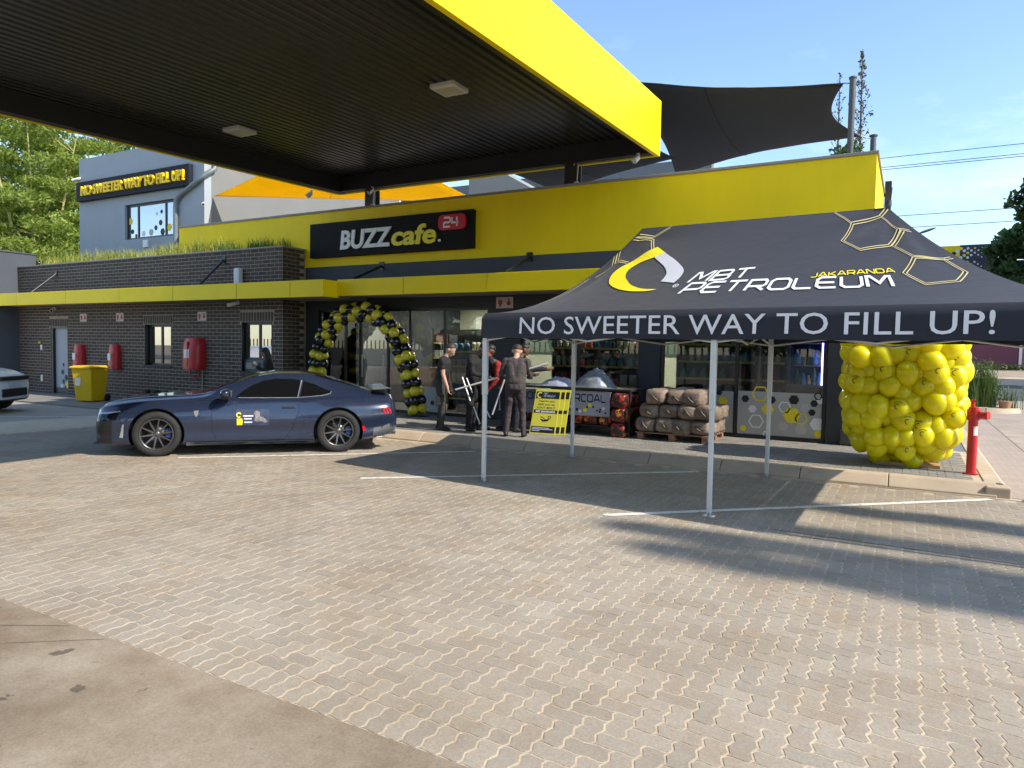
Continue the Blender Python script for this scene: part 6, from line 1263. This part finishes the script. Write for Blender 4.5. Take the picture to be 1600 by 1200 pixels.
# ------------------------------------------------------------------ trees
def leaf_quads(centres, radii, n, size, rng, flat=1.0, asp=.5):
    C_ = np.repeat(np.array(centres), n, 0); Rr = np.repeat(np.array(radii), n, 0); m = len(C_)
    d = rng.normal(size=(m, 3)); d /= np.linalg.norm(d, axis=1)[:, None]; r = rng.random(m)**.45; P = C_+d*r[:, None]*Rr
    a = rng.normal(size=(m, 3)); a[:, 2] *= flat; a /= np.linalg.norm(a, axis=1)[:, None]; b = np.cross(a, rng.normal(size=(m, 3))); b /= np.linalg.norm(b, axis=1)[:, None]
    s = size*(.6+.8*rng.random(m))[:, None]; a *= s; b *= s*asp; return np.stack([P-a-b, P+a-b, P+a+b, P-a+b], 1)
def tree(name, label, base, h, spread, z0, ncl, nleaf, size, leafm, barkm, seed, flat=.35, crad=1.0, lean=(0, 0), trunk=.25, group=None, forks=6, asp=.45):
    rng = np.random.default_rng(seed); rr = random.Random(seed); base = Vector(base); o = thing(name, label, 'tree', tuple(base), 0, group); mb = MB()
    top = base+Vector((lean[0], lean[1], h*.82)); fork = base.lerp(top, .30); mb.tube([base-Vector((0, 0, .1)), base.lerp(fork, .5)+Vector((.06*h*rr.uniform(-1, 1)*.3, 0, 0)), fork], trunk, 9, taper=trunk*.75)
    cs, rs_ = [], []
    for k in range(forks):
        a = 2*math.pi*(k+rr.random()*.6)/forks; e = Vector((base.x+lean[0]+math.cos(a)*spread*rr.uniform(.35, .8), base.y+lean[1]+math.sin(a)*spread*rr.uniform(.35, .8), base.z+h*rr.uniform(.6, .95))); mid = fork.lerp(e, .5)+Vector((rr.uniform(-.4, .4), rr.uniform(-.4, .4), -.05*h)); mb.tube([fork, mid, e], trunk*.5, 7, taper=trunk*.12)
        for q in range(5):
            t = rr.uniform(.35, .95); p = (fork.lerp(mid, t*2) if t < .5 else mid.lerp(e, t*2-1)); e2 = p+Vector((rr.uniform(-1, 1), rr.uniform(-1, 1), rr.uniform(-.1, .7)))*spread*.42; mb.tube([p, p.lerp(e2, .5)+Vector((0, 0, .12)), e2], trunk*.16, 5, taper=trunk*.05); cs.append(e2); rs_.append((crad*rr.uniform(.8, 1.3), crad*rr.uniform(.8, 1.3), crad*flat*rr.uniform(.8, 1.4)))
    while len(cs) < ncl:
        a = rr.uniform(0, 6.283); q = math.sqrt(rr.random()); zz = rr.random(); w = math.sin(math.pi*min(1, .15+zz*.8))**.6; cs.append(Vector((base.x+lean[0]+math.cos(a)*spread*q*w, base.y+lean[1]+math.sin(a)*spread*q*w, base.z+z0+(h-z0)*zz))); rs_.append((crad*rr.uniform(.6, 1.2), crad*rr.uniform(.6, 1.2), crad*flat*rr.uniform(.7, 1.3)))
    mb.build('trunk', barkm, o); quads('crown', leaf_quads([tuple(c) for c in cs], rs_, nleaf, size, rng, asp=asp), leafm, o); return o
def leafm(name, c, trans=.45): return M(name, c, .6, var=.3, vs=.35, trans=trans, island=.35)
LF = leafm('leaf_fever', (.27, .35, .06), .55); LD = leafm('leaf_dark', (.06, .11, .03), .35); LM = leafm('leaf_mid', (.085, .14, .03), .4); LP = leafm('leaf_poplar', (.07, .12, .03), .35); LB = leafm('leaf_brown_green', (.10, .09, .05), .2)
BF = M('bark_fever', (.38, .36, .16), .8, var=.2, vs=3); BD = M('bark_dark', (.09, .07, .05), .9, var=.3, vs=5, bump=.4, bs=20)
for i, (x, y, h, s) in enumerate(((-41.5, 20.5, 15.5, 5.0), (-48, 25.5, 18, 6.0), (-50.5, 20, 15, 5.5), (-57, 26, 19, 6.5), (-43, 28, 17.5, 5.5))):
    tree('fever_tree', ('feathery light green tree just left of the grey upper block', 'tall feathery light green tree behind, second from the grey upper block', 'feathery light green tree at the left edge above the slate wall', 'tallest feathery green tree at the far left under the canopy edge', 'feathery green tree partly behind the grey upper block')[i], (x, y, 0), h, s, 2.2, 150, 240, .105, LF, BF, 30+i, .30, 1.15, trunk=.22, group='feathery trees behind the planter', forks=8, asp=.3)
tree('broadleaf_tree', 'dark green broadleaf tree at the right edge beyond the road', (6.9, 45, .1), 12.2, 3.3, 3.0, 190, 130, .17, LD, BD, 51, .7, .72, trunk=.25)
tree('broadleaf_tree', 'low light green tree beneath the dark tree at the right edge', (6.0, 74, .9), 5.2, 2.2, 1.0, 60, 110, .15, LM, BD, 52, .7, .6, trunk=.12)
def spire(name, label, base, h, rad, z0, n, leafs, size, lm, bm_, seed, dens=1.0, group=None):
    rr = random.Random(seed); rng = np.random.default_rng(seed); base = Vector(base); o = thing(name, label, 'tree', tuple(base), 0, group); mb = MB(); mb.tube([base, base+Vector((.1, 0, h*.5)), base+Vector((0, 0, h))], .16, 8, taper=.015); cs, rs_ = [], []
    for k in range(n):
        t = k/n; z = z0+(h-z0)*t; r = rad*(1-t)**.7*(.6+.4*math.sin(k*1.7)); a = k*2.4; e = base+Vector((math.cos(a)*r, math.sin(a)*r, z+.5*r+.25)); mb.tube([base+Vector((0, 0, z)), e], .025*(1.2-t), 5, taper=.006); cs.append(base.lerp(e, .0)+(e-base)*1.0); rs_.append((.32*dens*(1.1-t)+.06,)*2+(.42*dens*(1.1-t)+.1,))
    mb.build('trunk', bm_, o); quads('crown', leaf_quads([tuple(c) for c in cs], rs_, leafs, size, rng), lm, o); return o
spire('thin_conifer', 'thin sparse conifer rising behind the mast, taller of two', (-2.65, 40, 0), 16.7, .8, 9.0, 60, 12, .055, LB, BD, 61, .8); spire('thin_conifer', 'thin bare conifer left of the mast, shorter of two', (-3.75, 41, 0), 16.2, .65, 9.0, 44, 6, .05, LB, BD, 62, .7)
tree('broadleaf_tree', 'small dark green tree top behind the parapet under the mast', (-3.2, 39, 0), 12.6, 1.1, 9.8, 40, 60, .1, LD, BD, 63, .8, .45, trunk=.1)
for i, (x, y, h, r) in enumerate(((22.0, 6.05, 19.9, .75), (23.5, 5.45, 20.7, .95), (22.5, 8.05, 19.3, .7), (27.0, 6.75, 23.3, .6))):
    spire('poplar_tree', ('poplar nearest the forecourt to the right of the camera', 'broad poplar to the right of the camera, second from the forecourt', 'slim poplar to the right of the camera, nearest the street', 'tallest poplar to the right of the camera')[i], (x, y, 0), h, r, 6.0, 110, 60, .15, LP, BD, 70+i, .95, 'poplars casting shade from the right')
for i, (x, y, h, s) in enumerate(((-24, -30, 10, 5), (-8, -33, 12, 6), (8, -29, 10, 5), (24, -34, 12, 6), (-42, -32, 12, 6))):
    tree('street_tree', ordinal(i)+' round tree from one end of the row across the street behind the camera', (x, y, 0), h, s, 2.0, 90, 70, .32, LM, BD, 80+i, .7, 1.4, trunk=.25, group='trees across the street')
sw_ = thing('street_wall', 'cream boundary wall with dark palisade fence across the street behind the camera', 'wall', (0, -24, 0)); MB().box(-70, 60, -24.2, -24, 0, 1.5).build('wall', M('cream_wall', (.50, .47, .38), .8, var=.1), sw_)
mb = MB()
for k in range(260): x = -69.5+k*.5; mb.box(x, x+.12, -24.12, -24.08, 1.5, 2.3)
q = mb.build('palisade', BLACKF, sw_); q['kind'] = 'stuff'
sheet('street', -200, 200, -40, -24.3, -.004, MATS['asphalt'])
# ------------------------------------------------------------------ across the road on the right
PURP = M('wall_plum', (.17, .055, .085), .8, var=.08, vs=.5)
pw = thing('plum_wall', 'plum coloured boundary wall across the road on the right', 'wall', (10, 66, .7)); MB().box(-60, 90, 66, 66.3, .6, 4.2).build('wall', PURP, pw)
for k in range(12): MB().box(7.3+k*6-.06, 7.42+k*6-.0, 65.88, 65.995, .6, 4.0).build('white_post', WHITEP, pw)
tag(quads('verge_plants', leaf_quads([(x, 64.9+.4*math.sin(x*3), .95) for x in np.arange(-5, 40, .35)], [(.3, .3, .25)]*len(np.arange(-5, 40, .35)), 60, .07, np.random.default_rng(5)), LM), 'low green plants along the foot of the plum wall', 'plants', kind='stuff')
sb2 = thing('shrub', 'spiky green shrub in a stone edged bed behind the balloon cube', 'shrub', (2.05, 26.8, 0)); rg2 = random.Random(9)
g_ = grass('foliage', [(2.0+rg2.gauss(0, .35), 26.8+rg2.gauss(0, .3), .1, rg2.uniform(.7, 1.2)) for _ in range(26)]+[(2.75, 26.6, .1, .6)]*3, 1.45, 46, .12, LM, sb2, .45)
quads('small_leaves', leaf_quads([(2.0, 26.8, .9), (1.8, 26.7, .6), (2.3, 26.8, .6), (1.95, 26.8, 1.25)], [(.45, .4, .5)]*4, 260, .05, np.random.default_rng(8), asp=.25), LM, sb2)
MB().cyl((2.05, 26.8, -.02), (2.05, 26.8, .14), 1.05, .98, n=20).build('stone_edging', KERB, sb2); MB().cyl((2.6, 26.3, .14), (2.6, 26.3, .36), .14, .18, n=14).build('clay_pot', M('clay', (.36, .2, .11), .8), sb2)
fc = thing('far_canopy', 'distant yellow and black canopy with hexagon dots, right of the gazebo', 'canopy', (1.5, 50, 6.9))
MB().box(-6, 2.35, 50, 58, 6.9, 8.32).build('yellow_fascia', YEL, fc); MB().box(2.352, 4.15, 50, 58, 6.88, 8.34).build('slate_fascia', M('fascia_slate', (.035, .04, .06), .5), fc); MB().box(-5.9, 4.05, 50.1, 57.9, 6.82, 6.88).build('soffit', M('soffit_tan', (.5, .4, .26), .7), fc)
for k, x in enumerate((-3, 3)): MB().box(x-.2, x+.2, 53.8, 54.2, .2, 6.82).build('column', M('post_dark', (.035, .035, .038), .5), fc)
rh = random.Random(4)
for i in range(9):
    for j in range(5):
        if rh.random() < .12+.06*i*.5: continue
        r = .135-.011*i; x = 2.05+i*.175; z = 7.05+j*.27+(.135 if i % 2 else 0)
        if z < 8.25: decal('hexagon_dot', fill2d(hexa(x, z, r*.9, 30)), lambda a, b_: (a, 49.994, b_), [BLACK, WHITE, YELP][(0 if i < 1 else rh.choice((1, 1, 2)))], fc)
lp = thing('street_lamp', 'street lamp head on an arm showing just above the gazebo roof', 'lamp', (-.8, 40, 0)); MB().tube([(-1.0, 40, 0), (-1.0, 40, 6.9), (-.6, 40, 7.35), (.1, 40, 7.62)], .06, 8, taper=.035).build('pole', STEEL, lp); MB().ell((.48, 40, 7.78), (.42, .14, .06), 14, 8, M4=Matrix.Rotation(R(-18), 4, 'Y')).build('lamp_head', M('lamp_dark', (.12, .13, .14), .5), lp)
for i, (z, sag) in enumerate(((10.26, .2), (9.86, .2), (9.76, .22), (7.72, .15), (7.2, .12))):
    pts = [(-30+k*5, 35+.0*k, z-sag*math.sin(math.pi*k/20)*0+.004*(k-6)) for k in range(21)]; tag(MB().tube(pts, .013, 5).build('power_line', BLACK), ('topmost', 'second from top', 'third from top', 'fourth from top', 'lowest')[i]+' thin power line crossing the sky at right', 'cable', 'power lines')
for i, x in enumerate((-30, 70)):
    pl_ = tag(MB().cyl((x, 35, 0), (x, 35, 11), .14, .1, n=10).build('utility_pole', BD), 'wooden utility pole carrying the power lines, '+('left' if i == 0 else 'right')+' one outside the view', 'pole'); MB().box(x-.05, x+.05, 34.2, 35.8, 10.2, 10.32).build('crossarm', BD, pl_)
